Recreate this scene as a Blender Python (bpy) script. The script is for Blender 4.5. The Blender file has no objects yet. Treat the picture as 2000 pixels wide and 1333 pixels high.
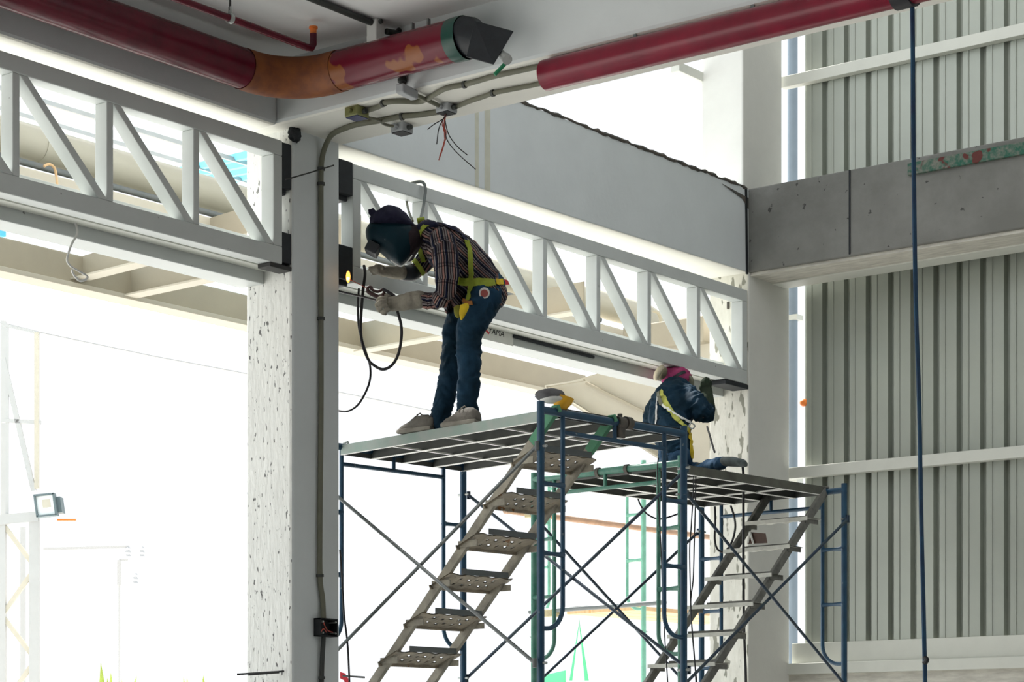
import bpy, bmesh, math, random
from mathutils import Vector, Matrix
from mathutils.bvhtree import BVHTree
S = bpy.context.scene
COL = S.collection
random.seed(7)

# ------------------------------------------------------------------ camera
CAM = Vector((8.6, 0.0, 1.6)); FPX = 4250.0; HZ = 1488.0; YAW = math.radians(38)
cam_data = bpy.data.cameras.new('camera'); cam = bpy.data.objects.new('camera', cam_data); COL.objects.link(cam)
cam.location = CAM; cam.rotation_euler = (math.pi/2, 0, YAW)
cam_data.sensor_width = 36; cam_data.lens = 36*FPX/2000; cam_data.shift_y = (HZ-666.5)/2000
cam_data.clip_end = 400
S.camera = cam
# ------------------------------------------------------------------ sky, sun, exposure
world = bpy.data.worlds.new('sky'); S.world = world; world.use_nodes = True
bg = world.node_tree.nodes['Background']
bg.inputs['Color'].default_value = (0.93, 0.97, 1.0, 1); bg.inputs['Strength'].default_value = 3.0
sun_d = bpy.data.lights.new('sun', 'SUN'); sun_d.energy = 28.0; sun_d.angle = math.radians(8); sun_d.color = (1, .97, .93)
sun = bpy.data.objects.new('sun', sun_d); COL.objects.link(sun)
sun.rotation_euler = Vector((0.60, -0.12, -0.79)).to_track_quat('-Z', 'Y').to_euler()   # high, from the outer side
V = S.view_settings
V.view_transform = 'Standard'; V.look = 'None'; V.gamma = 1.0; V.use_curve_mapping = False
V.exposure = -1.25
S.cycles.max_bounces = 10; S.cycles.diffuse_bounces = 6; S.cycles.sample_clamp_indirect = 4
S.cycles.use_denoising = True

# ------------------------------------------------------------------ helpers
FW = Vector((-math.sin(YAW), math.cos(YAW), 0)); RT = Vector((math.cos(YAW), math.sin(YAW), 0)); UP = Vector((0, 0, 1))
def ray(px, py):
    return FW + RT*((px-1000)/FPX) + UP*((HZ-py)/FPX)
def at(px, py, **k):
    """the point where the sight line through a photo position meets a plane of the building (X=, Y=, Z=) or a distance D"""
    d = ray(px, py); (ax, v), = k.items()
    if ax == 'D': return CAM + d*v
    i = 'XYZ'.index(ax)
    return CAM + d*((v-CAM[i])/d[i])
def frange(a, b, st):
    while a < b: yield a; a += st

class MB:
    def __init__(self): self.bm = bmesh.new(); self.mi = 0
    def _f(self, vs):
        try:
            f = self.bm.faces.new(vs); f.material_index = self.mi; return f
        except ValueError: return None
    def box(self, a, b):
        (x0, y0, z0), (x1, y1, z1) = a, b
        v = [self.bm.verts.new(p) for p in ((x0,y0,z0),(x1,y0,z0),(x1,y1,z0),(x0,y1,z0),(x0,y0,z1),(x1,y0,z1),(x1,y1,z1),(x0,y1,z1))]
        for q in ((0,3,2,1),(4,5,6,7),(0,1,5,4),(1,2,6,5),(2,3,7,6),(3,0,4,7)): self._f([v[i] for i in q])
        return self
    def obox(self, c, ex, ey, ez):
        """box round c with half-extent vectors"""
        c, ex, ey, ez = map(Vector, (c, ex, ey, ez))
        v = [self.bm.verts.new(c+sx*ex+sy*ey+sz*ez) for sx, sy, sz in ((-1,-1,-1),(1,-1,-1),(1,1,-1),(-1,1,-1),(-1,-1,1),(1,-1,1),(1,1,1),(-1,1,1))]
        for q in ((0,3,2,1),(4,5,6,7),(0,1,5,4),(1,2,6,5),(2,3,7,6),(3,0,4,7)): self._f([v[i] for i in q])
        return self
    def bar(self, p, q, w, h, side=(1,0,0)):
        """square bar from p to q; w across 'side', h across the third direction"""
        p, q = Vector(p), Vector(q); d = (q-p); L = d.length; d.normalize()
        s = Vector(side); s = (s - d*s.dot(d)).normalized(); t = d.cross(s)
        return self.obox((p+q)/2, d*L/2, s*w/2, t*h/2)
    def prism(self, pts, ext):
        ext = Vector(ext); a = [self.bm.verts.new(p) for p in pts]; b = [self.bm.verts.new(Vector(p)+ext) for p in pts]
        n = len(a); self._f(a[::-1]); self._f(b)
        for i in range(n): self._f([a[i], a[(i+1) % n], b[(i+1) % n], b[i]])
        return self
    def tube(self, pts, r, n=12, cap=True, flat=1.0):
        pts = [Vector(p) for p in pts]; rs = r if isinstance(r, (list, tuple)) else [r]*len(pts)
        up = None; rings = []
        for i, p in enumerate(pts):
            d = (pts[min(i+1, len(pts)-1)] - pts[max(i-1, 0)])
            if d.length < 1e-9: d = Vector((0,0,1))
            d.normalize()
            if up is None:
                up = Vector((0,0,1)) if abs(d.z) < .9 else Vector((1,0,0))
            up = (up - d*up.dot(d))
            if up.length < 1e-6: up = d.orthogonal()
            up.normalize(); s = d.cross(up)
            rings.append([self.bm.verts.new(p + (s*math.cos(2*math.pi*k/n) + up*flat*math.sin(2*math.pi*k/n))*rs[i]) for k in range(n)])
        for a, b in zip(rings, rings[1:]):
            for k in range(n): self._f([a[k], a[(k+1) % n], b[(k+1) % n], b[k]])
        if cap:
            self._f(rings[0][::-1]); self._f(rings[-1])
        return self
    def ell(self, c, ax, ay, az, nu=20, nv=12, noise=0, seed=0):
        """ellipsoid with half-axis vectors"""
        c, ax, ay, az = map(Vector, (c, ax, ay, az)); rnd = random.Random(seed); g = []
        for j in range(1, nv):
            th = math.pi*j/nv
            g.append([self.bm.verts.new(c + (ax*math.cos(2*math.pi*i/nu)*math.sin(th) + ay*math.sin(2*math.pi*i/nu)*math.sin(th) + az*math.cos(th))*(1+noise*(rnd.random()-.5))) for i in range(nu)])
        t = self.bm.verts.new(c+az); b = self.bm.verts.new(c-az)
        for i in range(nu):
            self._f([t, g[0][i], g[0][(i+1) % nu]]); self._f([b, g[-1][(i+1) % nu], g[-1][i]])
        for a, d in zip(g, g[1:]):
            for i in range(nu): self._f([a[i], d[i], d[(i+1) % nu], a[(i+1) % nu]])
        return self
    def build(self, name, mats, parent=None, bevel=0, smooth=False, seg=2, world_space=True):
        bm = self.bm; bmesh.ops.recalc_face_normals(bm, faces=bm.faces)
        if bevel:
            bmesh.ops.bevel(bm, geom=[e for e in bm.edges if e.is_manifold and e.calc_face_angle(0) > .5], offset=bevel, segments=seg, profile=.5, affect='EDGES', clamp_overlap=True)
        me = bpy.data.meshes.new(name)
        if parent is not None:
            if world_space:
                o_ = parent
                off = Vector((0,0,0))
                while o_ is not None: off += o_.location; o_ = o_.parent
                bmesh.ops.translate(bm, verts=bm.verts, vec=-off)
            loc = Vector((0,0,0))
        else:
            xs = [v.co for v in bm.verts]
            lo = Vector([min(p[i] for p in xs) for i in range(3)]); hi = Vector([max(p[i] for p in xs) for i in range(3)])
            loc = Vector(((lo.x+hi.x)/2, (lo.y+hi.y)/2, lo.z))
            bmesh.ops.translate(bm, verts=bm.verts, vec=-loc)
        bm.to_mesh(me); bm.free()
        for m in (mats if isinstance(mats, (list, tuple)) else [mats]): me.materials.append(m)
        if smooth is not False:
            for p in me.polygons: p.use_smooth = True
            if smooth != 'all': me.set_sharp_from_angle(angle=math.radians(40))
        o = bpy.data.objects.new(name, me); COL.objects.link(o); o.location = loc
        if parent is not None: o.parent = parent
        return o

def tag(o, label, cat, group=None, kind=None):
    o['label'] = label; o['category'] = cat
    if group: o['group'] = group
    if kind: o['kind'] = kind
    return o
def struct(o, label=None):
    o['kind'] = 'structure'
    if label: o['label'] = label; o['category'] = 'building'
    return o
def empty(name, loc, label, cat, group=None, rz=0):
    o = bpy.data.objects.new(name, None); COL.objects.link(o); o.location = loc; o.rotation_euler = (0,0,rz); o.empty_display_size = .1
    tag(o, label, cat, group); return o
def dup(root, loc, rz, label, group=None):
    c = root.copy(); COL.objects.link(c); c.location = loc; c.rotation_euler = (0,0,rz); c['label'] = label
    if group: c['group'] = group
    for ch in list(root.children):
        k = ch.copy(); COL.objects.link(k); k.parent = c
        for g in ch.children:
            q = g.copy(); COL.objects.link(q); q.parent = k
    return c
def smooth_path(pts, n=8):
    """Catmull-Rom through the points"""
    P = [Vector(p) for p in pts]; out = []
    for i in range(len(P)-1):
        p0, p1, p2, p3 = P[max(i-1,0)], P[i], P[i+1], P[min(i+2,len(P)-1)]
        for k in range(n):
            t = k/n
            out.append(.5*((2*p1)+(p2-p0)*t+(2*p0-5*p1+4*p2-p3)*t*t+(3*p1-p0-3*p2+p3)*t**3))
    out.append(P[-1]); return out

# ------------------------------------------------------------------ materials
def mat(name, col, rough=.6, metal=0, var=0, scale=6, bump=0, bscale=40, col2=None, spots=None, spec=.4, stretch=None, trans=0):
    """col with low-contrast noise towards col2, optional dark pits (spots = (scale, threshold, colour)), bump"""
    m = bpy.data.materials.new(name); m.use_nodes = True; nt = m.node_tree; N = nt.nodes; L = nt.links
    b = N['Principled BSDF']; b.inputs['Roughness'].default_value = rough; b.inputs['Metallic'].default_value = metal
    b.inputs['Specular IOR Level'].default_value = spec
    b.inputs['Base Color'].default_value = (*col, 1)
    tc = N.new('ShaderNodeTexCoord'); src = tc.outputs['Object']
    if stretch:
        mp = N.new('ShaderNodeMapping'); mp.inputs['Scale'].default_value = stretch; L.new(src, mp.inputs['Vector']); src = mp.outputs['Vector']
    out = None
    if var or col2:
        nz = N.new('ShaderNodeTexNoise'); nz.inputs['Scale'].default_value = scale; nz.inputs['Detail'].default_value = 6; nz.inputs['Roughness'].default_value = .6
        L.new(src, nz.inputs['Vector'])
        mx = N.new('ShaderNodeMix'); mx.data_type = 'RGBA'
        c2 = col2 if col2 else tuple(c*(1-var) for c in col)
        mx.inputs['A'].default_value = (*col, 1); mx.inputs['B'].default_value = (*c2, 1)
        rp = N.new('ShaderNodeValToRGB'); rp.color_ramp.elements[0].position = .38; rp.color_ramp.elements[1].position = .66
        L.new(nz.outputs['Fac'], rp.inputs['Fac']); L.new(rp.outputs['Color'], mx.inputs['Factor']); out = mx.outputs['Result']
    if spots:
        sc, th, sc_col = spots
        n2 = N.new('ShaderNodeTexNoise'); n2.inputs['Scale'].default_value = sc; n2.inputs['Detail'].default_value = 2
        L.new(src, n2.inputs['Vector'])
        r2 = N.new('ShaderNodeValToRGB'); r2.color_ramp.elements[0].position = th; r2.color_ramp.elements[1].position = th+.03
        L.new(n2.outputs['Fac'], r2.inputs['Fac'])
        m2 = N.new('ShaderNodeMix'); m2.data_type = 'RGBA'; m2.inputs['B'].default_value = (*sc_col, 1)
        if out: L.new(out, m2.inputs['A'])
        else: m2.inputs['A'].default_value = (*col, 1)
        L.new(r2.outputs['Color'], m2.inputs['Factor']); out = m2.outputs['Result']
    if out: L.new(out, b.inputs['Base Color'])
    if bump:
        n3 = N.new('ShaderNodeTexNoise'); n3.inputs['Scale'].default_value = bscale; n3.inputs['Detail'].default_value = 4; L.new(src, n3.inputs['Vector'])
        bp = N.new('ShaderNodeBump'); bp.inputs['Strength'].default_value = bump; bp.inputs['Distance'].default_value = .02
        L.new(n3.outputs['Fac'], bp.inputs['Height']); L.new(bp.outputs['Normal'], b.inputs['Normal'])
    if trans:
        tr = N.new('ShaderNodeBsdfTranslucent'); tr.inputs['Color'].default_value = (*col, 1)
        if out: L.new(out, tr.inputs['Color'])
        ms = N.new('ShaderNodeMixShader'); ms.inputs['Fac'].default_value = trans
        L.new(b.outputs['BSDF'], ms.inputs[1]); L.new(tr.outputs['BSDF'], ms.inputs[2])
        L.new(ms.outputs['Shader'], N['Material Output'].inputs['Surface'])
    return m
M = dict(
 paint   = mat('grey painted concrete', (.68,.72,.73), .75, var=.06, scale=2.5, bump=.05, bscale=30),
 paint_w = mat('white painted concrete', (.74,.74,.70), .8, var=.06, scale=3, bump=.06, bscale=30),
 ceiling = mat('ceiling paint', (.80,.80,.80), .8, var=.04, scale=1.5),
 soffit  = mat('soffit with painted bounce', (.86,.85,.79), .85, var=.04, scale=4, bump=.05),  # light bounced up from the ground is put into this whiter underside colour
 pitted  = mat('pitted white plaster', (.80,.81,.78), .9, var=.07, scale=5, bump=.35, bscale=26, spots=(44,.655,(.16,.16,.16)), stretch=(1.5,1.5,.5)),
 peel    = mat('peeling whitewash', (.80,.79,.72), .9, scale=9, col2=(.68,.67,.60), bump=.3, bscale=22, spots=(15,.60,(.30,.30,.25)), stretch=(1.3,1.3,.5)),
 raw     = mat('raw concrete', (.155,.155,.14), .9, scale=3, col2=(.205,.205,.19), bump=.15, bscale=40, spots=(17,.69,(.06,.06,.055))),
 raw_l   = mat('rough pale concrete', (.64,.62,.55), .9, scale=14, col2=(.46,.44,.39), bump=.3, bscale=30, stretch=(.4,2,2)),
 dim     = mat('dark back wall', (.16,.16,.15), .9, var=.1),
 screed  = mat('screed', (.36,.355,.34), .85, var=.1, scale=2),
 ground  = mat('pale yard', (.74,.73,.70), .9, var=.08, scale=.3),
 sheet   = mat('coated metal sheet', (.41,.435,.385), .36, var=.12, scale=.9, metal=.4),
 purlin  = mat('white primed steel', (.66,.67,.61), .5, var=.05, scale=5),
 truss   = mat('grey enamel steel', (.60,.63,.62), .5, var=.05, scale=5, spots=(26,.76,(.22,.22,.22))),
 black   = mat('black primer', (.018,.022,.028), .55, var=.3, scale=20),
 beige   = mat('beige steel paint', (.40,.355,.27), .6, var=.08, scale=3),
 beige_l = mat('pale beige steel paint', (.54,.50,.41), .6, var=.06, scale=3),
 duct    = mat('cream duct', (.44,.42,.34), .45, var=.07, scale=3),
 red     = mat('red pipe enamel', (.135,.008,.022), .26, scale=5, col2=(.085,.008,.018), spec=.28),
 redb    = mat('bright red pipe enamel', (.22,.009,.030), .28, scale=6, col2=(.16,.008,.024), spec=.35),
 rust    = mat('orange primer', (.27,.085,.022), .6, scale=9, col2=(.16,.045,.02)),
 orange  = mat('orange tape', (.85,.22,.04), .5),
 conduit = mat('olive grey conduit', (.17,.17,.125), .5, var=.15, scale=12),
 conduit_d = mat('dark conduit', (.05,.055,.052), .5, var=.2, scale=12),
 galv    = mat('galvanised steel', (.46,.48,.47), .42, metal=.55, var=.2, scale=14),
 boxgrey = mat('grey box plastic', (.40,.42,.44), .5, var=.06),
 boxwhite= mat('pale box plastic', (.66,.66,.64), .5, var=.05),
 olive   = mat('olive box plastic', (.24,.25,.10), .5, var=.1),
 navy    = mat('navy lid', (.02,.025,.10), .5),
 hole    = mat('dark recess', (.012,.015,.018), .7, var=.3, scale=30),
 wire_r  = mat('red wire', (.40,.07,.05), .5),
 wire_k  = mat('black wire', (.02,.02,.02), .5),
 rebar   = mat('steel bar', (.06,.06,.06), .6, metal=.4, var=.2),
 blue    = mat('blue scaffold paint', (.012,.052,.105), .38, scale=11, col2=(.018,.075,.14), spec=.5, spots=(30,.72,(.16,.20,.22))),
 green   = mat('green scaffold paint', (.035,.19,.13), .42, scale=11, col2=(.12,.27,.21), spec=.5, spots=(30,.70,(.22,.24,.22))),
 brace   = mat('grey brace tube', (.16,.17,.17), .45, scale=9, col2=(.13,.15,.15), metal=.3),
 brace_b = mat('blue brace tube', (.03,.05,.085), .45, scale=9, col2=(.045,.07,.085), metal=.2),
 stairs  = mat('weathered stair steel', (.40,.37,.30), .7, scale=12, col2=(.26,.24,.20), bump=.2),
 stairs_d= mat('dark stair steel', (.20,.20,.18), .7, scale=12, col2=(.11,.11,.10), bump=.2),
 stairs_g= mat('green painted stair end', (.10,.32,.18), .6, var=.2, scale=12),
 tread   = mat('worn tread plate', (.44,.38,.29), .7, scale=10, col2=(.30,.27,.22), bump=.3, spots=(18,.68,(.26,.13,.05))),
 tread_l = mat('pale tread plate', (.66,.66,.60), .6, scale=10, col2=(.50,.50,.45)),
 deck    = mat('deck sheet', (.075,.078,.072), .6, scale=6, col2=(.05,.053,.053), metal=.3),
 deck_in = mat('deck inner flange', (.13,.135,.125), .6, scale=6, col2=(.09,.095,.09)),
 deck_d  = mat('dirty deck sheet', (.075,.078,.065), .7, scale=6, col2=(.12,.12,.10)),
 deckside= mat('galvanised deck side', (.33,.42,.375), .5, scale=7, col2=(.42,.45,.42), metal=.2),
 deckside_d= mat('dirty deck side', (.13,.135,.11), .6, scale=7, col2=(.09,.09,.075)),
 lip     = mat('steel lip with painted bounce', (.93,.93,.88), .4, var=.04, scale=20),  # near-white so plank lips look lit from below; the light is in the colour
 clamp   = mat('dark clamp steel', (.06,.06,.055), .55, scale=14, col2=(.12,.10,.08)),
 rope    = mat('blue rope', (.012,.065,.13), .7, scale=6, col2=(.012,.03,.08)),
 cable   = mat('black cable', (.022,.022,.026), .5),
 wood    = mat('pale timber', (.72,.50,.28), .7, scale=4, col2=(.60,.38,.19), stretch=(8,1,1)),
 white_st= mat('white steel outdoors', (.47,.47,.46), .5, var=.04),
 lamp_c  = mat('lamp casing', (.12,.16,.17), .5, var=.1),
 glass_l = mat('lamp glass', (.80,.84,.84), .1, spec=.6),
 leaf    = mat('leaf', (.40,.50,.09), .5, var=.2, scale=8),
 skysheet= mat('pale roofing sheet', (.66,.74,.79), .5, trans=.6, scale=5, col2=(.72,.78,.80), stretch=(.4,1,1)),
 cyansheet= mat('cyan roofing sheet', (.22,.60,.74), .5, trans=.6),
 foam    = mat('black foam', (.035,.04,.045), .95, bump=.8, bscale=40),
 netg    = mat('green netting', (.30,.72,.48), .8, trans=.7),
 redplast= mat('red cloth', (.80,.06,.08), .6),
 downpipe= mat('blue grey downpipe', (.25,.31,.38), .45, var=.08),
)
# ------------------------------------------------------------------ the building shell
ZS = 5.20                                   # soffit of the beams
def two_face(o, axis, sign):                # second material on the faces that look one way
    for p in o.data.polygons:
        if p.normal[axis]*sign > .9: p.material_index = 1
    return o
struct(MB().box((-.5,-9,-.2),(17,15.4,0)).build('floor', M['screed']))
struct(MB().box((-140,-90,-.25),(-.5,120,-.02)).build('floor', M['ground']))
struct(MB().box((-.40,-9,5.556),(17,9.40,5.80)).build('ceiling', M['ceiling']))
struct(MB().box((16.6,-9,0),(16.9,14.6,9.4)).build('wall_back', M['dim']))
struct(MB().box((-.4,-9.2,0),(16.9,-8.9,5.6)).build('wall_left', M['dim']))
struct(MB().box((-.4,8.9,9.0),(17,15,9.2)).build('ceiling', M['ceiling']))
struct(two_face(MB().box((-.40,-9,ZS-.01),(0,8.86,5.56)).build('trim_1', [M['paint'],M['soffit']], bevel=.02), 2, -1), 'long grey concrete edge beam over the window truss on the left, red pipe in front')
zr = lambda y: ZS+(y-9.4)/4.47*.047
b = MB().prism([(-.40,9.38,zr(9.38)),(-.40,13.88,zr(13.88)),(-.40,13.88,5.872),(-.40,9.38,5.85)], (.40,0,0))
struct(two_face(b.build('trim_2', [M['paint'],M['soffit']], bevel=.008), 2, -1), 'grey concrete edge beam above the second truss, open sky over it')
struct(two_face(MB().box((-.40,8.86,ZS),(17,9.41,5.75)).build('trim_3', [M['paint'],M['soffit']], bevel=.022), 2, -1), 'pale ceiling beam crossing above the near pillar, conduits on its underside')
o = MB().box((-.367,8.975,0),(0,9.378,ZS+.1)).build('concrete_pillar', [M['paint'], M['pitted']], bevel=.018)
struct(two_face(o, 1, -1), 'near grey pillar with pitted white plaster side and a conduit')
o = MB().box((-.35,13.873,0),(0,14.465,5.26)).build('concrete_pillar', [M['paint_w'], M['peel']], bevel=.012)
struct(two_face(o, 1, -1), 'far pillar below the beam, peeling whitewash on one side')
o = MB().box((-.42,13.873,5.80),(-.05,14.44,9.3)).build('concrete_pillar', [M['paint_w'], M['paint_w']], bevel=.012)
struct(o, 'pale upper pillar standing above the corner where the two beams meet')
b2 = MB().box((-.01,13.873,5.249),(9.5,14.20,5.872)).build('trim_5', M['raw'], bevel=.01)
struct(b2, 'raw grey concrete beam on the right with pocked face')
struct(MB().box((0,13.90,5.225),(9.5,14.20,5.25)).build('trim_6', M['raw_l']))
j = at(1658, 430, Y=13.87).x
struct(MB().box((j,13.866,5.26),(j+.012,13.875,5.868)).build('trim_7', M['hole']))
struct(MB().bar(at(1457,370,X=.004),at(1459,536,X=.004),.02,.012,(0,1,0)).build('trim_8', M['hole']))
struct(MB().box((-.0,14.20,5.215),(9.5,14.40,5.60)).build('trim_9', M['purlin'], bevel=.006))
# corrugated wall
YW = 14.60; x0 = at(1577, 700, Y=YW).x
zb = at(1700, 1252, Y=YW-.03).z
prof = []; x = x0-.02
pitch = .187; rib = [(0,.0),(.034,.0),(.042,-.050),(.078,-.050),(.083,-.057),(.090,-.057),(.095,-.050),(.179,-.050)]
while x < 9.5:
    for dx, dy in rib: prof.append((x+dx, YW+dy))
    x += pitch
bm_ = MB()
vs0 = [bm_.bm.verts.new((px_, py_, zb-.03)) for px_, py_ in prof]; vs1 = [bm_.bm.verts.new((px_, py_, 9.0)) for px_, py_ in prof]
vs2 = [bm_.bm.verts.new((px_, py_+.004, zb-.03)) for px_, py_ in prof]; vs3 = [bm_.bm.verts.new((px_, py_+.004, 9.0)) for px_, py_ in prof]
for i in range(len(prof)-1):
    bm_._f([vs0[i],vs0[i+1],vs1[i+1],vs1[i]]); bm_._f([vs2[i],vs3[i],vs3[i+1],vs2[i+1]])
    bm_._f([vs0[i],vs2[i],vs2[i+1],vs0[i+1]]); bm_._f([vs1[i],vs1[i+1],vs3[i+1],vs3[i]])
for i in (0, len(prof)-1): bm_._f([vs0[i],vs1[i],vs3[i],vs2[i]])
struct(bm_.build('wall_right', M['sheet']))
def purlin(py0, label, xs, h=.085, d=.075, y=14.47):
    p = at(1600, py0, Y=y)
    o = MB().box((xs,y,p.z-h),(9.4,y+d,p.z)).build('wall_rail', M['purlin'], bevel=.004)
    tag(o, label, 'rail'); return o
purlin(133.4, 'white steel rail across the corrugated wall above the concrete beam', -.08)
purlin(908.4, 'white steel rail halfway up the corrugated wall, level with the far platform', -.02)
za, zc = at(1700,1252,Y=14.5).z, at(1700,1294,Y=14.5).z
tag(MB().box((0,14.50,zc),(9.4,14.53,za)).build('flashing', M['galv'] if 0 else M['purlin'], bevel=.003), 'wide pale flashing strip at the foot of the corrugated wall', 'flashing')
zd = at(1700,1314,Y=14.44).z
tag(MB().box((-.02,14.44,zd),(9.4,14.50,zc+.005)).build('wall_rail', M['purlin'], bevel=.004), 'white bottom rail below the flashing of the corrugated wall', 'rail')
struct(MB().box((-.02,14.47,0),(9.5,14.75,zd+.004)).build('wall_right', M['raw_l']))
# stains and a rough bitumen edge on the second edge beam
stain = mat('yellow brown drip stain', (.60,.60,.50), .8, var=.12, scale=8)
for k,(xa,xb) in enumerate(((928,935),(947,958))):
    a, b = at(xa,250,X=.002), at(xb,250,X=.002)
    struct(MB().box((0,a.y,5.215),(.0015,b.y,5.80)).build('trim_%d' % (10+k), stain))
rr = random.Random(4); ya_, yb_ = 9.9, 13.85; pts = []
for i in range(90):
    y = ya_+(yb_-ya_)*i/89; pts.append(Vector((.0,y,5.853+(y-9.4)/4.47*.020+(rr.random()-.5)*.012)))
struct(MB().tube(pts, [.006+.010*rr.random() for _ in pts], 6).build('trim_12', M['clamp']))
struct(MB().prism([(.004,13.50,5.83),(.004,13.86,5.80),(.004,13.86,5.72),(.004,13.78,5.78)], (.004,0,0)).build('trim_13', M['clamp']))
# flaked timber strip on the raw beam
flk = mat('flaking green paint', (.02,.10,.065), .8, scale=30, col2=(.17,.165,.14), spots=(9,.60,(.10,.025,.02)), bump=.4)
p, q = at(1774,331,Y=13.86), at(2010,285,Y=13.86)
tag(MB().box((p.x,13.845,p.z-.045),(4.5,13.873,p.z+.04)).build('timber_strip', flk, bevel=.004), 'flaking green and red painted strip fixed on the raw concrete beam', 'strip')

# ------------------------------------------------------------------ trusses
ZT, ZB = 5.113, 4.412
def truss(y0, y1, nodes, label, first):
    t = empty('steel_truss', (-.05,(y0+y1)/2,ZB), label, 'truss', 'window trusses between the pillars')
    m = M['truss']; h = .088
    MB().box((-.10,y0,ZT-h),(0,y1,ZT)).build('top_chord', m, t, bevel=.006)
    MB().box((-.10,y0,ZB),(0,y1,ZB+.10)).build('bottom_chord', m, t, bevel=.006)
    MB().box((-.10,y0,ZB+.10),(-.001,y0+.07,ZT-h)).build('end_post', m, t, bevel=.005)
    MB().box((-.10,y1-.07,ZB+.10),(-.001,y1,ZT-h)).build('end_post', m, t, bevel=.005)
    for y in nodes:
        MB().box((-.096,y-.045,ZB+.10),(-.003,y,ZT-h)).build('vertical', m, t, bevel=.005)
    tops = ([y0+.07] if first else []) + list(nodes); bots = [y-.045 for y in nodes] + [y1-.07]
    if not first: bots = bots[1:]
    for a, c in zip(tops, bots):
        za_, zb_ = ZT-h, ZB+.10; w = .055
        MB().prism([(-.096,a,za_),(-.096,a+w,za_),(-.096,c,zb_+.012),(-.096,c,zb_),(-.096,c-w,zb_)], (.091,0,0)).build('diagonal', m, t, bevel=.004)
    return t
truss(2.2, 8.899, [2.73,3.345,3.96,4.575,5.19,5.805,6.42,7.031,7.644,8.259], 'grey steel truss in the left bay, ending at the near pillar', False)
truss(9.494, 13.858, [10.178,10.775,11.389,11.987,12.595,13.224], 'grey steel truss between the two pillars, being welded by the two men', True)
def bracket(y0, y1, z0, z1, label, x0=-.11, x1=-.004):
    o = empty('fixing_bracket', ((x0+x1)/2,(y0+y1)/2,z0), label, 'bracket', 'black brackets at the truss ends')
    MB().box((x0,y0,z0),(x1,y1,z1)).build('plate', M['black'], o, bevel=.006)
    MB().box((x0-.02,y0+.012,z0-.03),(x1-.03,y1-.01,z0+.01)).build('weld_scorch', M['black'], o, bevel=.01)
bracket(8.897,8.977,4.85,5.108,'black bracket at the top of the left truss, against the near pillar')
bracket(8.897,8.977,4.425,4.60,'black bracket at the bottom of the left truss, against the near pillar')
bracket(9.376,9.496,4.92,5.12,'black bracket behind the near pillar at the top of the welded truss')
bracket(9.376,9.496,4.42,4.62,'black bracket behind the near pillar where the weld glows')
p = at(1417,751,X=0)
tag(MB().box((-.14,p.y,4.375),(.0,13.873,4.408)).build('support_angle', M['black'], bevel=.004), 'black steel angle under the far end of the welded truss', 'bracket')
p = at(528,516,X=0)
tag(MB().box((-.10,p.y,4.385),(.0,8.975,4.410)).build('support_angle', M['rebar'], bevel=.003), 'dark steel angle under the left truss at the near pillar', 'bracket')
# mortar pieces between beam and truss at the pillar ends
def lower_beam(y0, y1, label):
    t = empty('steel_beam', (-.27,(y0+y1)/2,4.335), label, 'steel beam', 'twin lower steel beams', 0); t['kind'] = 'thing'
    MB().box((-.215,y0,4.412),(-.118,y1,4.50)).build('rail_tube', M['purlin'], t, bevel=.004)
    MB().box((-.40,y0,4.342),(-.217,y1,4.60)).build('box_section', M['truss'], t, bevel=.006)
    return t
lower_beam(2.0, 8.974, 'grey lower steel beam behind the bottom of the left truss')
lb = lower_beam(9.379, 13.872, 'grey lower steel beam behind the bottom of the welded truss, black lettering on it')
MB().bar(at(1002,657,X=-.21),at(1160,698,X=-.21),.012,.018).build('shadow_gap', M['black'], lb)  # black strip drawn in for the shaded gap along the beam
# lettering on the lower beam
tcu = bpy.data.curves.new('lettering','FONT'); tcu.body = 'YAMA'; tcu.size = .062; tcu.extrude = .001; tcu.shear = .25
to = bpy.data.objects.new('lettering_tmp', tcu); COL.objects.link(to)
dg = bpy.context.evaluated_depsgraph_get(); me = bpy.data.meshes.new_from_object(to.evaluated_get(dg)); bpy.data.objects.remove(to)
me.materials.append(M['wire_k']); lt = bpy.data.objects.new('lettering', me); COL.objects.link(lt); lt.parent = lb
p = at(953, 651, X=-.213); lt.location = p - lb.location; lt.rotation_euler = (math.pi/2, 0, math.pi/2)
pw = at(944,652,X=-.2145); q = at(1002,668,X=-.2145)
MB().box((-.2165,pw.y,pw.z-.035),(-.2135,q.y,pw.z+.055)).build('white_sticker', M['lip'], lb)
MB().bar(at(948,644,X=-.212),at(955,652,X=-.212),.004,.012).build('red_mark', M['redplast'], lb)
# ------------------------------------------------------------------ red pipes
def ring_pts(path, r): return path
YP, ZP, RP, XP = 8.72, 5.345, .108, .215
rp = empty('sprinkler_main', (XP,6,ZP-RP), 'thick dark red pipe with orange elbow under the ceiling, capped by a black plate', 'pipe')
RE = .30
MB().tube([(XP,-4,ZP),(XP,7.55,ZP),(XP,YP-RE-.06,ZP)], RP, 28, cap=False).build('pipe_run', M['red'], rp, smooth=True)
el = [(XP,YP-RE-.06,ZP)] + [(XP+RE-RE*math.cos(a*math.pi/32), YP-RE+RE*math.sin(a*math.pi/32), ZP) for a in range(17)] + [(XP+RE+.10,YP,ZP)]
MB().tube(el, RP+.003, 28, cap=False).build('elbow', M['rust'], rp, smooth=True)
xe = at(893,78,Y=YP).x
redspot = mat('red enamel with primer patches', (.14,.008,.022), .26, spec=.3, spots=(5.5,.60,(.26,.08,.022)))
MB().tube([(XP+RE+.10,YP,ZP),(xe,YP,ZP)], RP, 28, cap=False).build('pipe_run', redspot, rp, smooth=True)
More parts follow.
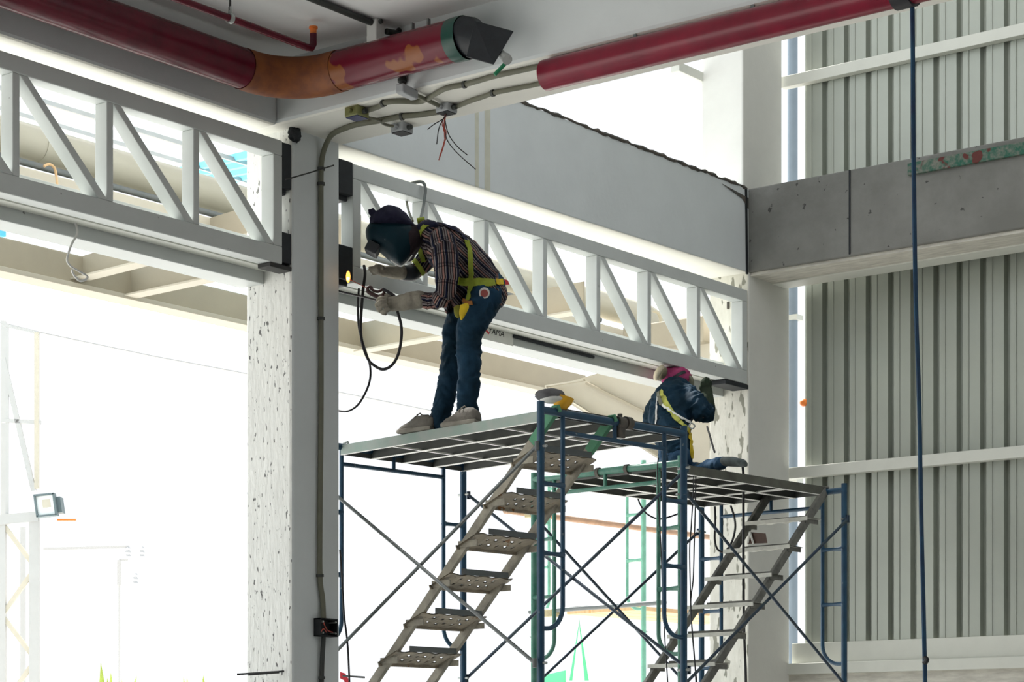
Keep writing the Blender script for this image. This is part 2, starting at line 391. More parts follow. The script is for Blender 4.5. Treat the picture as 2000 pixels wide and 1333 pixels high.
MB().tube([(xe-.02,YP,ZP),(xe+.03,YP,ZP),(xe+.06,YP,ZP)], [RP+.004,RP+.006,RP+.004], 28).build('green_band', mat('dark green tape',(.01,.06,.045),.3), rp, smooth=True)
MB().tube([(xe+.03,YP,ZP),(xe+.06,YP,ZP)], RP+.002, 28).build('pipe_stub', M['red'], rp, smooth=True)
MB().tube([(xe+.055,YP,ZP),(xe+.085,YP,ZP-.004),at(946,84,D=11.13)], [RP,RP*.94,.05], 24).build('black_cone', M['black'], rp, smooth=True)
MB().prism([at(927,42,D=11.10),at(1003,62,D=11.03),at(964,127,D=10.98),at(911,112,D=11.05)], FW*-.012).build('end_plate', M['black'], rp, bevel=.002)
n0 = at(966,94,D=11.1)
n1, n2 = at(988,113,D=10.98), at(991,117,D=10.96)
MB().tube([n0,n1],.021,14).tube([n1,n2],.026,14).build('nipple', M['galv'], rp, smooth=True)
g0 = at(987,124,D=10.98); g1 = at(966,146,D=10.98)
MB().tube([g0,g1],.010,8).build('green_handle', mat('green handle',(.02,.22,.10),.5), rp, smooth=True)
hx = at(825,50,Y=YP+.02).x
for dx in (-.05,.06): MB().bar((hx+dx,YP,ZP+RP-.01),(hx+dx,YP,5.495),.01,.02).build('hanger', M['brace'], rp)
MB().bar((hx-.055,YP,5.495),(hx+.065,YP,5.495),.02,.008).build('hanger', M['brace'], rp)
# second pipe
Z2, R2 = 5.108, .078
y2 = at(1080,144,Z=Z2).y; x2 = at(1066,140,Y=y2).x
sp = empty('sprinkler_pipe', (x2+1,y2,Z2-R2), 'bright red pipe with open end slung below the beam edge at the top right', 'pipe')
pp = [(x2,y2,Z2),(8,y2,Z2)]
MB().tube(pp, R2, 28, cap=False).tube([(x2,y2,Z2),(x2+.6,y2,Z2)], R2-.006, 28, cap=False).build('pipe_run', M['redb'], sp, smooth=True)
for px_ in (1240,1470,1760):
    xx = at(px_,90,Y=y2).x
    MB().bar((xx,y2,Z2+R2-.01),(xx,y2,5.3),.02,.006,(1,0,0)).build('hanger', M['brace'], sp)
# small pipe
zq = 5.40; e0 = at(612,97,Z=zq)
qp = empty('sprinkler_branch', (e0.x,e0.y-1,zq-.03), 'thin dark red pipe turning up to an orange capped end near the ceiling', 'pipe')
MB().tube([(e0.x,-3,zq),(e0.x,e0.y-.05,zq),(e0.x,e0.y-.015,zq+.006),(e0.x,e0.y,zq+.03),(e0.x,e0.y,zq+.085)], .019, 14).build('pipe_run', M['red'], qp, smooth=True)
MB().tube([(e0.x,e0.y,zq+.083),(e0.x,e0.y,zq+.112)], .0175, 14).tube([(e0.x,e0.y,zq+.112),(e0.x,e0.y,zq+.122)], .024, 14).build('orange_cap', M['orange'], qp, smooth=True)
c0 = at(436,40,Z=zq)
cy = (c0.y)
MB().tube([(e0.x,cy-.012,zq),(e0.x,cy+.012,zq)], .026, 14).bar((e0.x,cy,zq),(e0.x,cy,zq+.06),.018,.010).build('hanger_ring', M['galv'], qp)
MB().tube([(e0.x,cy,zq+.04),(e0.x,cy,5.556)], .006, 8).build('hanger_rod', M['rebar'], qp)
# ------------------------------------------------------------------ conduits and boxes
def conduit(pts, r, m, label, parent=None, clips=()):
    path = smooth_path(pts, 8)
    o = MB().tube(path, r, 10).build('conduit', m, smooth=True)
    tag(o, label, 'conduit')
    for c in clips:
        i = min(range(len(path)), key=lambda k: (path[k]-Vector(c)).length)
        d = (path[min(i+1,len(path)-1)]-path[max(i-1,0)]).normalized()
        MB().tube([path[i]-d*.008, path[i]+d*.008], r*1.45, 10).build('clip', M['conduit_d'], o, smooth=True)
    return o
ZC = ZS-.016
c_main = [at(628,1345,X=.02), at(628,1250,X=.02)]
conduit([at(628,1360,X=.02), at(629,1300,X=.02), at(632,1245,X=.025)], .014, M['conduit_d'], 'short black conduit below the open box on the near pillar', clips=[at(627,1328,X=.02)])
up = [at(632,1208,X=.025), at(630,1170,X=.02), at(625,1125,X=.018), at(625,1000,X=.018)] + [at(627,y,X=.018) for y in (800,600,450,350)] + [at(629,310,X=.022), at(637,282,X=.05), at(650,262,X=.14)] + [at(x,y,Z=ZC) for x,y in ((676,250),(699,243),(738,236.7),(785,227.6),(816,225),(856,219))]
conduit(up, .0155, M['conduit'], 'long olive grey conduit climbing the near pillar and bending along the beam', clips=[at(625,1122,X=.018), at(626,612,X=.018), at(627,330,X=.018), at(627,362,X=.018), at(786,227,Z=ZC)])
conduit([at(x,y,Z=ZC) for x,y in ((714,217),(741,208),(751,201),(777,198),(816,199),(833,194),(855,181),(874,172),(913,164),(968,148.5),(1048,131),(1150,106),(1300,70))], .014, M['conduit'], 'olive grey conduit waving from the olive box towards the bright red pipe', clips=[at(750,202,Z=ZC), at(905,165,Z=ZC)])
conduit([at(x,y,Z=ZC) for x,y in ((888,210),(917,198),(944,189),(963,182),(995,175.5),(1053,164),(1200,132),(1400,88))], .013, M['conduit'], 'grey conduit from the box with hanging wires towards the bright red pipe', clips=[at(964,182,Z=ZC)])
conduit([at(x,y,Z=ZC-.008) for x,y in ((714,229),(738,234),(751,243),(776,248))], .008, M['conduit'], 'thin short conduit linking the olive box to the grey box')
conduit([at(x,y,Z=ZC-.004) for x,y in ((808,184),(835,196),(862,209))], .012, M['conduit'], 'short conduit between the elbow fitting and the box with hanging wires')
conduit([at(785,80,Y=8.842), at(785,120,Y=8.842), at(786,166,Y=8.842)], .018, M['conduit_d'], 'black conduit coming down the beam side behind the dark red pipe', clips=[at(785,160,Y=8.842)])
zcl = 5.535
k0 = at(725,44,Z=zcl); conduit([(k0.x,2,zcl),(k0.x,5,zcl),(k0.x,k0.y+.02,zcl)], .0175, M['conduit_d'], 'black conduit along the ceiling ending at the pale box', clips=[])
conduit([(k0.x+.03,k0.y+.09,zcl-.03),(k0.x+.03,k0.y+.3,zcl),(k0.x+.03,8.85,zcl)], .0165, M['conduit_d'], 'black conduit leaving the pale ceiling box towards the beam')
def jbox(px, py, w, h, m, ml, label, holes=True):
    c = at(px, py, Z=ZS-h*.5)
    o = empty('junction_box', (c.x,c.y,ZS-h), label, 'junction box', 'junction boxes under the beam')
    MB().box((c.x-w/2,c.y-w/2,ZS-h),(c.x+w/2,c.y+w/2,ZS+.002)).build('box_body', m, o, bevel=.008)
    MB().box((c.x-w*.44,c.y-w*.44,ZS-h-.003),(c.x+w*.44,c.y+w*.44,ZS-h+.001)).build('open_face', ml, o)
    for sx, sy in ((-1,0),(1,0),(0,-1),(0,1)):
        MB().tube([(c.x+sx*w*.49,c.y+sy*w*.49,ZS-h*.5),(c.x+sx*(w*.5+.022),c.y+sy*(w*.5+.022),ZS-h*.5)], .014, 10).build('knockout', M['conduit_d'] if (sx,sy) != (0,-1) else m, o, smooth=True)
    return o, c
jbox(697,221,.098,.055,M['olive'],M['navy'],'olive junction box with a dark blue lid under the beam')
jbox(785,252,.094,.05,M['boxgrey'],M['hole'],'pale grey open junction box lowest under the beam')
jb, jc = jbox(872,213,.088,.048,M['boxgrey'],M['hole'],'grey junction box with red and black wires hanging out')
zw = ZS-.05
for k, (ends, m) in enumerate(((((866,232),(848,243),(835,253)),'wire_k'), (((866,232),(857,252),(853,282)),'wire_k'), (((868,230),(868,262),(868,280),(857,313)),'wire_r'), (((870,230),(866,250),(869,270),(858,308)),'wire_r'),
        (((869,232),(876,262),(893,286),(913,303)),'wire_k'), (((868,234),(872,270),(892,298),(929,331)),'wire_k'), (((866,232),(864,245),(871,256),(870,275)),'wire_r'))):
    MB().tube(smooth_path([jc+Vector((0,0,-.03))]+[at(x,y,D=(jc-CAM).dot(FW)+.02*k) for x,y in ends], 6), .0028, 6).build('wire', M[m], jb, smooth=True)
e = empty('conduit_fitting', at(795,180,Z=ZC-.01), 'grey elbow fitting under the beam where the black conduit turns', 'fitting')
a_, b_ = at(780,172,Z=ZC-.012), at(810,187,Z=ZC-.012)
MB().bar(a_, b_, .05, .05, (0,0,1)).build('fitting_body', M['boxgrey'], e, bevel=.008)
wb = empty('junction_box', (k0.x,k0.y+.05,5.43), 'pale square box hanging from the ceiling at the end of the black conduit', 'junction box')
c = at(743,40,Z=5.49)
MB().box((k0.x-.035,k0.y,5.425),(k0.x+.035,k0.y+.072,5.557)).build('box_body', M['boxwhite'], wb, bevel=.006)
MB().box((k0.x-.045,k0.y-.006,5.43),(k0.x+.06,k0.y+.09,5.437)).build('base_flange', M['boxwhite'], wb, bevel=.002)
MB().tube([(k0.x+.035,k0.y+.03,5.54),(k0.x+.05,k0.y+.03,5.54)],.012,10).build('gland', M['conduit_d'], wb, smooth=True)
# open box on the pillar
a_ = at(615,1208,X=.01); b_ = at(649,1246,X=.01)
pb = empty('switch_box', (.02,(a_.y+b_.y)/2,b_.z), 'black open box on the near pillar with a red wire inside', 'electrical box')
MB().box((0,a_.y,b_.z),(.006,b_.y,a_.z)).box((0,a_.y,b_.z),(.055,a_.y+.008,a_.z)).box((0,b_.y-.008,b_.z),(.055,b_.y,a_.z)).box((0,a_.y,a_.z-.008),(.055,b_.y,a_.z)).box((0,a_.y,b_.z),(.055,b_.y,b_.z+.008)).build('box_body', M['hole'], pb, bevel=.002)
for yy in (a_.y+.02,b_.y-.02):
    for zz in (a_.z-.02,b_.z+.02): MB().tube([(.005,yy,zz),(.058,yy,zz)],.006,8).build('screw_post', M['galv'], pb)
MB().tube(smooth_path([at(632,1215,X=.05),at(634,1222,X=.07),at(640,1232,X=.07),at(650,1236,X=.075)],6),.003,6).build('red_wire', M['wire_r'], pb, smooth=True)
MB().tube(smooth_path([at(626,1236,X=.05),at(632,1229,X=.07),at(638,1236,X=.07)],6),.003,6).build('red_wire', M['wire_r'], pb, smooth=True)
# bits on the pillars
tag(MB().ell(at(576,262,X=.01)-Vector((0,0,.0)), (.03,0,0), (0,.045,0), (0,0,.045), 22, 14, noise=.35, seed=3).build('foam_plug', M['foam'], smooth='all'), 'black lump of foam filling the corner above the left truss', 'foam lump')
tag(MB().tube([at(558,351,X=.05),at(610,336,X=.055),at(652,323,X=.06)], .004, 8).build('steel_rod', M['rebar']), 'thin steel rod sticking out across the top of the near pillar', 'rod')
tag(MB().tube([at(463,1318,Y=8.80),at(555,1312,Y=8.968)], .0055, 8).tube([at(485,1318,Y=8.84),at(545,1313.5,Y=8.94)], .008, 8).build('steel_rod', M['rebar']), 'short rusty steel rod sticking out of the pitted plaster low on the near pillar', 'rod')
# blue rope
rope_pts = [(1782,14),(1783,120),(1784,260),(1786,430),(1789,600),(1795,780),(1799,1000),(1804,1200),(1806,1290),(1807,1345)]
dr = (at(1782,14,Y=y2+.03)-CAM).dot(FW)
ro = MB().tube(smooth_path([at(x,y,D=dr) for x,y in rope_pts],10), .0105, 8).build('hanging_rope', M['rope'], smooth=True)
tag(ro, 'blue rope hanging straight down in front of the corrugated wall', 'rope')
MB().tube(smooth_path([at(1806,1285,D=dr),at(1810,1290,D=dr-.01),at(1805,1297,D=dr)],5), .012, 8).build('knot', M['cable'], ro, smooth=True)
a_ = at(1768,12,Y=y2)
MB().tube([(a_.x-.05,y2,Z2),(a_.x+.04,y2,Z2)], R2+.012, 24).build('rope_lashing', M['cable'], ro, smooth=True)
# ------------------------------------------------------------------ outside, beyond the trusses
def outd(o, label, cat, group=None): return tag(o, label, cat, group, 'thing')
XD = -1.5
y_end = at(1285,630,X=XD).y
dz = at(60,279,X=XD).z
du = empty('air_duct', (XD,6,dz-.11), 'cream round duct running outside behind both trusses', 'duct')
MB().tube([(XD,-2,dz),(XD,y_end-.2,dz)]+[(XD,y_end-.2+.2*math.sin(a*math.pi/16),dz-.2+.2*math.cos(a*math.pi/16)) for a in range(1,9)]+[(XD,y_end,dz-.36)], .105, 24).build('duct_run', M['duct'], du, smooth=True)
for yy in (5.2,8.4,11.6): MB().tube([(XD,yy-.02,dz),(XD,yy+.02,dz)], .11, 24).build('duct_joint', M['duct'], du, smooth=True)
zp = at(60,321,X=XD+.12).z
outd(MB().tube([(XD+.12,-2,zp),(XD+.12,13.9,zp)], .02, 10).build('thin_pipe', M['brace'], smooth=True), 'thin grey pipe running under the cream duct outside', 'pipe')
zl = at(60,329,X=XD+.2).z
outd(MB().box((XD-.2,-2,zl-.17),(XD+.2,14.6,zl)).build('ledge_beam', M['beige_l'], bevel=.01), 'pale beige steel ledge carrying the duct outside the trusses', 'ledge')
# wire looped over the ledge
outd(MB().tube(smooth_path([at(x,y,X=XD+.2) for x,y in ((86,325),(96,321),(106,328),(110,345),(112,372))],6), .008, 8).build('wire_loop', M['wood'], smooth=True), 'thin tan wire looped over the ledge seen through the left truss', 'wire')
outd(MB().tube(smooth_path([at(x,y,X=-.19) for x,y in ((120,427),(136,429),(147,436),(151,456),(140,477),(131,506),(137,519),(149,527),(171,541),(157,549),(144,537),(140,526))],6), .006, 8).build('hanging_wire', M['boxwhite'], smooth=True), 'cream wire dangling from the lower steel beam in the left bay', 'wire')
# fascia and canopy ribs
XF = -2.5
zf0, zf1 = at(0,527,X=XF).z, at(0,462,X=XF).z
fa = empty('canopy_fascia', (XF-.06,6,zf0), 'long beige steel fascia of the canopy outside, under the trusses', 'fascia'); fa['kind'] = 'thing'
MB().box((XF-.12,-2,zf0+.012),(XF,15.25,zf1)).build('web', M['beige'], fa, bevel=.008)
MB().box((XF-.12,-2,zf0-.02),(XF+.05,15.25,zf0+.012)).build('bottom_flange', M['beige_l'], fa, bevel=.003)
for k, (px, py, qx, qy) in enumerate(((150,547,305,508),(245,581,425,543),(700,688,880,655))):
    a = at(px,py,X=XF); y = a.y
    b = at(qx,qy,Y=y); dirv = (b-a).normalized(); tip = a + dirv*((-.42-XF)/max(dirv.x,1e-3))
    r = empty('canopy_rib', ((XF-.42)/2,y,a.z), ('beige canopy rib outside, first from the left edge of the photo','beige canopy rib outside, beside the pitted side of the near pillar','beige canopy rib outside, seen under the near worker\'s arms')[k], 'rib', 'canopy ribs')
    r['kind'] = 'thing'
    MB().prism([a+Vector((0,.05,0)), tip+Vector((0,.05,0)), Vector((tip.x,y+.05,tip.z+.22)), Vector((a.x,y+.05,zf1))], (0,.012,0)).build('web', M['beige'], r)
    MB().bar(a, tip, .11, .012, (0,1,0)).build('bottom_flange', M['beige_l'], r)
# tapered bracket on the outer side of the far pillar
yb = 14.05
P = lambda x, y: at(x, y, Y=yb)
tb = empty('tapered_bracket', P(1280,820), 'large cream tapered steel bracket outside the far pillar', 'bracket'); tb['kind'] = 'thing'
MB().prism([P(1076,757), P(1300,690), P(1400,660), P(1400,960), P(1300,905), P(1262,872), P(1180,822)], (0,.02,0)).build('web', M['beige_l'], tb)
MB().bar(P(1076,760), P(1180,824), .16, .014, (0,1,0)).bar(P(1180,824), P(1400,962), .16, .014, (0,1,0)).build('bottom_flange', M['beige_l'], tb)
MB().bar(P(1150,750)-Vector((0,.03,0)), P(1262,806)-Vector((0,.03,0)), .03, .02, (0,1,0)).build('stiffener', M['beige'], tb)
MB().bar(P(1075,757)-Vector((0,.06,0)), P(1150,745)-Vector((0,.06,0)), .03, .012, (0,1,0)).build('stiffener', M['beige_l'], tb)
# box frame at the corner of the canopy near the far pillar
outd(MB().box((-1.2,13.95,4.80),(-.45,14.6,5.00)).build('corner_gutter', M['beige'], bevel=.01), 'beige gutter box outside by the far pillar, seen through the last truss panels', 'gutter')
outd(MB().tube(smooth_path([at(x,y,X=-1.0) for x,y in ((1274,606),(1286,612),(1291,630),(1290,655),(1278,659),(1268,656))],6), .014, 10).build('bent_pipe', M['duct'], smooth=True), 'bent cream pipe end outside, behind the far part of the welded truss', 'pipe')
outd(MB().box(at(1419,604,Y=13.86),at(1426,590,Y=13.88)).build('clip_block', M['clamp'], bevel=.004), 'small dark block on the pillar behind the last truss panel', 'block')
# eave beam high outside
a_, b_ = at(1318,122,X=-.44), at(1400,160,X=-.44)
outd(MB().box((-.48,a_.y,a_.z-.07),(-.40,14.3,a_.z)).build('eave_beam', M['purlin'], bevel=.004), 'pale roof edge beam outside beside the upper pillar', 'roof beam')
# canopy roof sheets seen through the left truss
def roofsheet(name, pts, m, label, n=28):
    """corrugated sheet over the quad a,b,c,d; corrugations run a->d"""
    a, b, c, d = map(Vector, pts); mb = MB(); nrm = (b-a).cross(d-a).normalized(); top = []; bot = []
    for i in range(n*4+1):
        t = i/(n*4); off = nrm*.018*(1 if i % 4 in (1,2) else -1)
        top.append((mb.bm.verts.new(a.lerp(b,t)+off), mb.bm.verts.new(d.lerp(c,t)+off)))
    for (p0,p1),(q0,q1) in zip(top, top[1:]): mb._f([p0,q0,q1,p1])
    return outd(mb.build(name, m), label, 'roof sheet', 'canopy roof sheets')
zs = 5.78                                     # near edge of the sheet, pitched down outwards
e0, e1 = at(312,331,X=-5.2), at(500,284,X=-1.7)
def edge(x, y): t = (x+5.2)/3.5; return Vector((x, y, e0.z+(e1.z-e0.z)*t))
ye = e0.y; ys = lambda x: e0.y+(e1.y-e0.y)*(x+5.2)/3.5
roofsheet('roof_sheet', [edge(-9,1), Vector((-9,ys(-9),edge(-9,0).z)), Vector((-1.7,ys(-1.7),edge(-1.7,0).z)), edge(-1.7,1)], M['skysheet'], 'pale translucent canopy sheet outside above the duct', 60)
roofsheet('roof_sheet', [Vector((-5.9,ys(-5.9)+.02,edge(-5.9,0).z-.03)), Vector((-5.9,ys(-5.9)+.62,edge(-5.9,0).z-.03)), Vector((-1.7,ys(-1.7)+.62,edge(-1.7,0).z-.03)), Vector((-1.7,ys(-1.7)+.02,edge(-1.7,0).z-.03))], M['cyansheet'], 'cyan translucent strip at the end of the canopy roof outside', 4)
for k, xx in enumerate((-4.9,-3.7,-2.5)):
    zz = edge(xx,0).z-.03
    outd(MB().box((xx-.012,1,zz-.03),(xx+.012,ys(xx)+.6,zz)).build('canopy_purlin', M['white_st']), ('thin canopy purlin nearest the outer roof edge','thin canopy purlin in the middle of the roof sheet','thin canopy purlin nearest the trusses')[k], 'purlin', 'canopy purlins')
q = at(8,450,X=-6)
outd(MB().box((q.x-1,q.y-1.2,q.z-.05),(q.x,q.y+.02,q.z+.04)).build('roof_corner', M['cyansheet']), 'corner of a cyan roof low at the left edge, under the lower steel beam', 'roof')
# downpipe in the slot between pillar and corrugated wall
p = at(1550,700,Y=15.1)
dp = empty('downpipe', (p.x,15.1,0), 'blue grey downpipe in the bright slot beside the far pillar', 'pipe')
MB().tube([(p.x-.01,15.1,0),(p.x-.01,15.1,9.2)], .042, 16).build('pipe_run', M['downpipe'], dp, smooth=True)
for yy in (622,940):
    z = at(1550,yy,Y=15.1).z; MB().box((p.x-.05,15.05,z-.02),(p.x+.06,15.15,z+.02)).build('pipe_bracket', M['purlin'], dp)
outd(MB().ell(at(1570,787,Y=14.60), (.033,0,0),(0,.03,0),(0,0,.03), 14, 10).build('orange_float', M['orange'], smooth='all'), 'small orange ball in the bright slot beside the corrugated wall', 'ball')
M['insul'] = mat('pale porcelain',(.50,.51,.52),.5)
# lattice tower with a floodlight
D0 = 22.0
T = lambda x, y, d=0: at(x, y, D=D0+d)
tw = empty('lattice_tower', T(40,1500), 'white steel lattice frame standing in the yard at the left edge', 'tower')
w_ = M['white_st']
MB().bar(T(68,1010), T(68,1600), .10, .08, RT).build('post', w_, tw); MB().bar(T(5,1010), T(5,1600), .07, .07, RT).build('post', w_, tw)
MB().bar(T(7,628,.6), T(7,1010,.6), .05, .05, RT).build('post', w_, tw); MB().bar(T(72,650), T(72,955), .045, .045, RT).build('post', M['beige_l'], tw)
MB().bar(T(14,640), T(14,1010), .03, .03, RT).build('post', w_, tw)
MB().bar(T(-10,1018), T(76,1010), .10, .10, UP).build('cross_beam', w_, tw)
MB().bar(T(10,636), T(78,652), .03, .03, UP).build('cross_beam', w_, tw); MB().bar(T(4,822), T(80,826), .04, .04, UP).build('cross_beam', w_, tw)
MB().bar(T(6,700), T(66,960), .05, .04, RT).build('diagonal', w_, tw)
for (x0_,y0_),(x1_,y1_) in (((10,1030),(66,1105)),((66,1115),(6,1200)),((6,1205),(66,1285)),((66,1295),(6,1380))):
    MB().bar(T(x0_,y0_), T(x1_,y1_), .045, .04, RT).build('diagonal', M['beige_l'], tw)
MB().bar(T(45,1030,1.2), T(45,1600,1.2), .05, .05, RT).build('post', w_, tw)
MB().bar(T(112,1016,-.1), T(148,1016,-.1), .018, .018, UP).build('orange_rod', M['orange'], tw)
fl = empty('floodlight', T(92,1012,-.35), 'dark framed square floodlight tilted on the white tower', 'lamp')
dd = -.35; cx, cy_ = 90, 988
C_ = T(cx,cy_,dd); ex = (T(cx+20,cy_-2,dd)-C_); ez = (T(cx+3,cy_+22,dd)-C_); nrm = ex.cross(ez).normalized()
if nrm.dot(FW) > 0: nrm = -nrm
ex2 = ex - nrm*.03
for s1 in (-1,1):
    MB().obox(C_+ex*s1*.92, ex*.09, ez, nrm*.05).build('lamp_frame', M['lamp_c'], fl); MB().obox(C_+ez*s1*.93, ex, ez*.08, nrm*.05).build('lamp_frame', M['lamp_c'], fl)
MB().obox(C_-nrm*.05, ex*.95, ez*.95, nrm*.04).build('lamp_body', M['lamp_c'], fl)
MB().obox(C_, ex*.86, ez*.86, nrm*.02).build('lamp_glass', M['glass_l'], fl)
MB().obox(C_+nrm*.021-ez*.15+ex*.1, ex*.4, ez*.35, nrm*.002).build('emitter_plate', M['beige_l'], fl)
MB().obox(C_+ex*1.2-nrm*.1, ex*.22, ez*.7, nrm*.08).build('driver_box', M['lamp_c'], fl)
# faint overhead line and insulators on a distant pole
D0 = 40
pl = empty('power_pole', T(232,1400), 'pale distant power pole with hanging insulators beyond the yard', 'power pole')
MB().bar(T(85,1073), T(252,1069), .05, .05, UP).build('cross_arm', w_, pl)
MB().bar(T(233,1095), T(233,1145), .07, .07, RT).bar(T(233,1120), T(233,1600), .03, .03, RT).build('pole', w_, pl); MB().bar(T(233,1095), T(250,1094), .04, .04, UP).build('arm', w_, pl)
for x, y in ((250,1078),(277,1078),(264,1130)):
    MB().tube([T(x,y-10), T(x,y-6), T(x,y-2), T(x,y+2), T(x,y+6), T(x,y+10)], [.03,.06,.04,.06,.04,.06], 10).build('insulator', M['insul'], pl, smooth=True)
outd(MB().tube([T(-400,545),T(0,631),T(90,653),T(180,672),T(300,697),T(460,727),T(900,815)], .02, 6).build('overhead_line', w_), 'thin pale overhead line crossing the white sky at the left', 'wire')
# plants in the yard
D0 = 24
def plant(px, py, h, n, label, seed, m):
    r = random.Random(seed); base = T(px, 1420); e = empty('yard_plant', base, label, 'plant', 'plants along the yard'); mb = MB()
    for k in range(n):
        dx = (r.random()-.5)*h*.28; tip = T(px,py)+RT*dx*1.2+FW*(r.random()-.5)*.3 - UP*(r.random()*.35*(k > 0)*h)
        mid = base.lerp(tip,.6)+RT*(r.random()-.5)*.05; w = .035
        a, b, c = mb.bm.verts.new(base+RT*dx*.3), mb.bm.verts.new(mid+RT*w), mb.bm.verts.new(mid-RT*w)
        d = mb.bm.verts.new(tip); a2 = mb.bm.verts.new(mid-FW*.012)
        mb._f([a,b,a2]); mb._f([a,a2,c]); mb._f([b,d,a2]); mb._f([d,c,a2])
    mb.build('leaves', m, e)
pale = mat('sunlit pale leaf', (.55,.68,.28), .5, var=.1)
plant(210,1294,.75,7,'tall yellow green plant at the bottom left of the yard',1,M['leaf'])
plant(250,1318,.5,9,'low pale plant beside the tall yellow green one',2,pale); plant(365,1322,.45,7,'pale leafy plant left of the pillar rod',3,pale); plant(408,1320,.5,8,'leafy plant nearest the pillar rod',4,M['leaf'])
# pale green net and odd rods in the yard under the scaffolds
D0 = 17.5
nt = empty('safety_net', T(1120,1420), 'pale green net draped from the timber plank behind the scaffolds', 'net')
MB().prism([T(1133,1205), T(1118,1330), T(1112,1330)], FW*.02).build('net_fold', M['netg'], nt); MB().prism([T(1130,1205), T(1150,1330), T(1142,1330)], FW*.02).build('net_fold', M['netg'], nt)
MB().prism([T(1060,1320), T(1105,1310), T(1105,1345), T(1060,1345)], FW*.02).build('net_fold', M['netg'], nt)
# ------------------------------------------------------------------ scaffolds
WID, LEN = 1.22, 1.83
ORG1 = CAM + FW*11.84 + RT*.156; A1 = math.radians(84)
s4 = math.radians(4)
ORG2 = CAM + FW*13.55 + RT*1.052 + Vector((math.sin(s4), math.cos(s4), 0))*LEN; A2 = math.radians(176)
ORG3 = CAM + FW*18.1 + RT*1.095
for o_ in (ORG1, ORG2, ORG3): o_.z = 0
ZT1, ZT2, ZT3 = 3.515, 3.46, 4.06
def lw(org, ang, x, y, z):
    return org + Vector((math.cos(ang)*x - math.sin(ang)*y, math.sin(ang)*x + math.cos(ang)*y, z))
def frame(org, ang, zt, m, label, y=0, group='scaffold frames'):
    """welded H-frame: two legs, top bar, ladder posts with a U foot, rungs; local x across"""
    e = empty('scaffold_section', lw(org,ang,0,y,0), label, 'scaffold frame', group, ang)
    kw = dict(world_space=False)
    for x in (0, WID):
        MB().tube([(x,0,0),(x,0,zt+.045)], .021, 16).build('leg', m, e, smooth=True, **kw)
    MB().tube([(0,0,zt),(WID,0,zt)], .0215, 16).build('top_bar', m, e, smooth=True, **kw)
    MB().tube([(.177,0,zt-.105),(WID-.177,0,zt-.105)], .0135, 12).build('lower_bar', m, e, smooth=True, **kw)
    MB().tube([(WID/2,0,zt),(WID/2,0,zt-.105)], .0125, 10).build('bar_strut', m, e, smooth=True, **kw)
    for x0_, sg in ((0,1),(WID,-1)):
        xi = x0_+sg*.177
        pts = [(xi,0,zt+.0),(xi,0,zt-1.06)] + [(x0_+sg*(.177-.13+.13*math.cos(a*math.pi/16)),0,zt-1.06-.13*math.sin(a*math.pi/16)) for a in range(1,9)] + [(x0_,0,zt-1.19)]
        MB().tube(pts, .0135, 12).build('ladder_post', m, e, smooth=True, **kw)
        for dz in (-.40,-.78):
            MB().tube([(x0_,0,zt+dz),(x0_+sg*.03,0,zt+dz),(x0_+sg*.09,0,zt+dz),(x0_+sg*.15,0,zt+dz),(xi,0,zt+dz)], [.024,.016,.0115,.014,.021], 12).build('rung', m, e, smooth=True, **kw)
        for dz in (-.2,-1.38):
            MB().tube([(x0_,-.045,zt+dz),(x0_,.045,zt+dz)], .008, 8).build('brace_pin', M['galv'], e, smooth=True, **kw)
    return e
frame(ORG1, A1, ZT1, M['blue'], 'blue scaffold frame nearest the camera, carrying the dark coupler and the stair top')
frame(ORG1, A1, ZT1, M['blue'], 'blue scaffold frame beside the near pillar, at the far end of the standing welder\'s platform', LEN)
frame(ORG2, A2, ZT2, M['blue'], 'blue scaffold frame in front of the corrugated wall, holding the second stair')
frame(ORG2, A2, ZT2, M['green'], 'green scaffold frame under the near end of the kneeling worker\'s platform', LEN)
frame(ORG3, A2, ZT3, mat('faded green paint',(.20,.48,.36),.5, var=.2, scale=10), 'pale green scaffold frame standing farther out in the yard', 0)
# cross braces: two pivoted tubes each
def brace(org, ang, x, zt, m, label, dz0=-.2, dz1=-1.38, off=.03):
    c = lw(org,ang,x,LEN/2,zt+dz1)
    e = empty('cross_brace', c, label, 'brace', 'scaffold cross braces')
    q = lambda y, dz, o_: lw(org,ang,x+o_,y,zt+dz)
    for s_, (da, db) in ((off,(dz0,dz1)),(off*1.6,(dz1,dz0))):
        a, b = q(0,da,s_), q(LEN,db,s_)
        MB().tube([a,b], .0105, 10).build('brace_tube', m, e, smooth=True)
        for p in (a,b): MB().tube([p+Vector((0,0,-.025)),p+Vector((0,0,.025))], .0125, 8).build('brace_end', m, e)
    return e
brace(ORG1,A1,0,ZT1,M['brace'],'grey cross brace on the pillar side of the first scaffold, in front of the stair', off=-.03)
brace(ORG1,A1,WID,ZT1,M['brace_b'],'blue grey cross brace on the far side of the first scaffold, behind the stair', off=.03)
brace(ORG2,A2,0,ZT2,M['brace_b'],'dark cross brace on the camera side of the second scaffold, over its stair', off=-.03)
brace(ORG2,A2,WID,ZT2,M['brace_b'],'dark cross brace on the outer side of the second scaffold', off=.03)
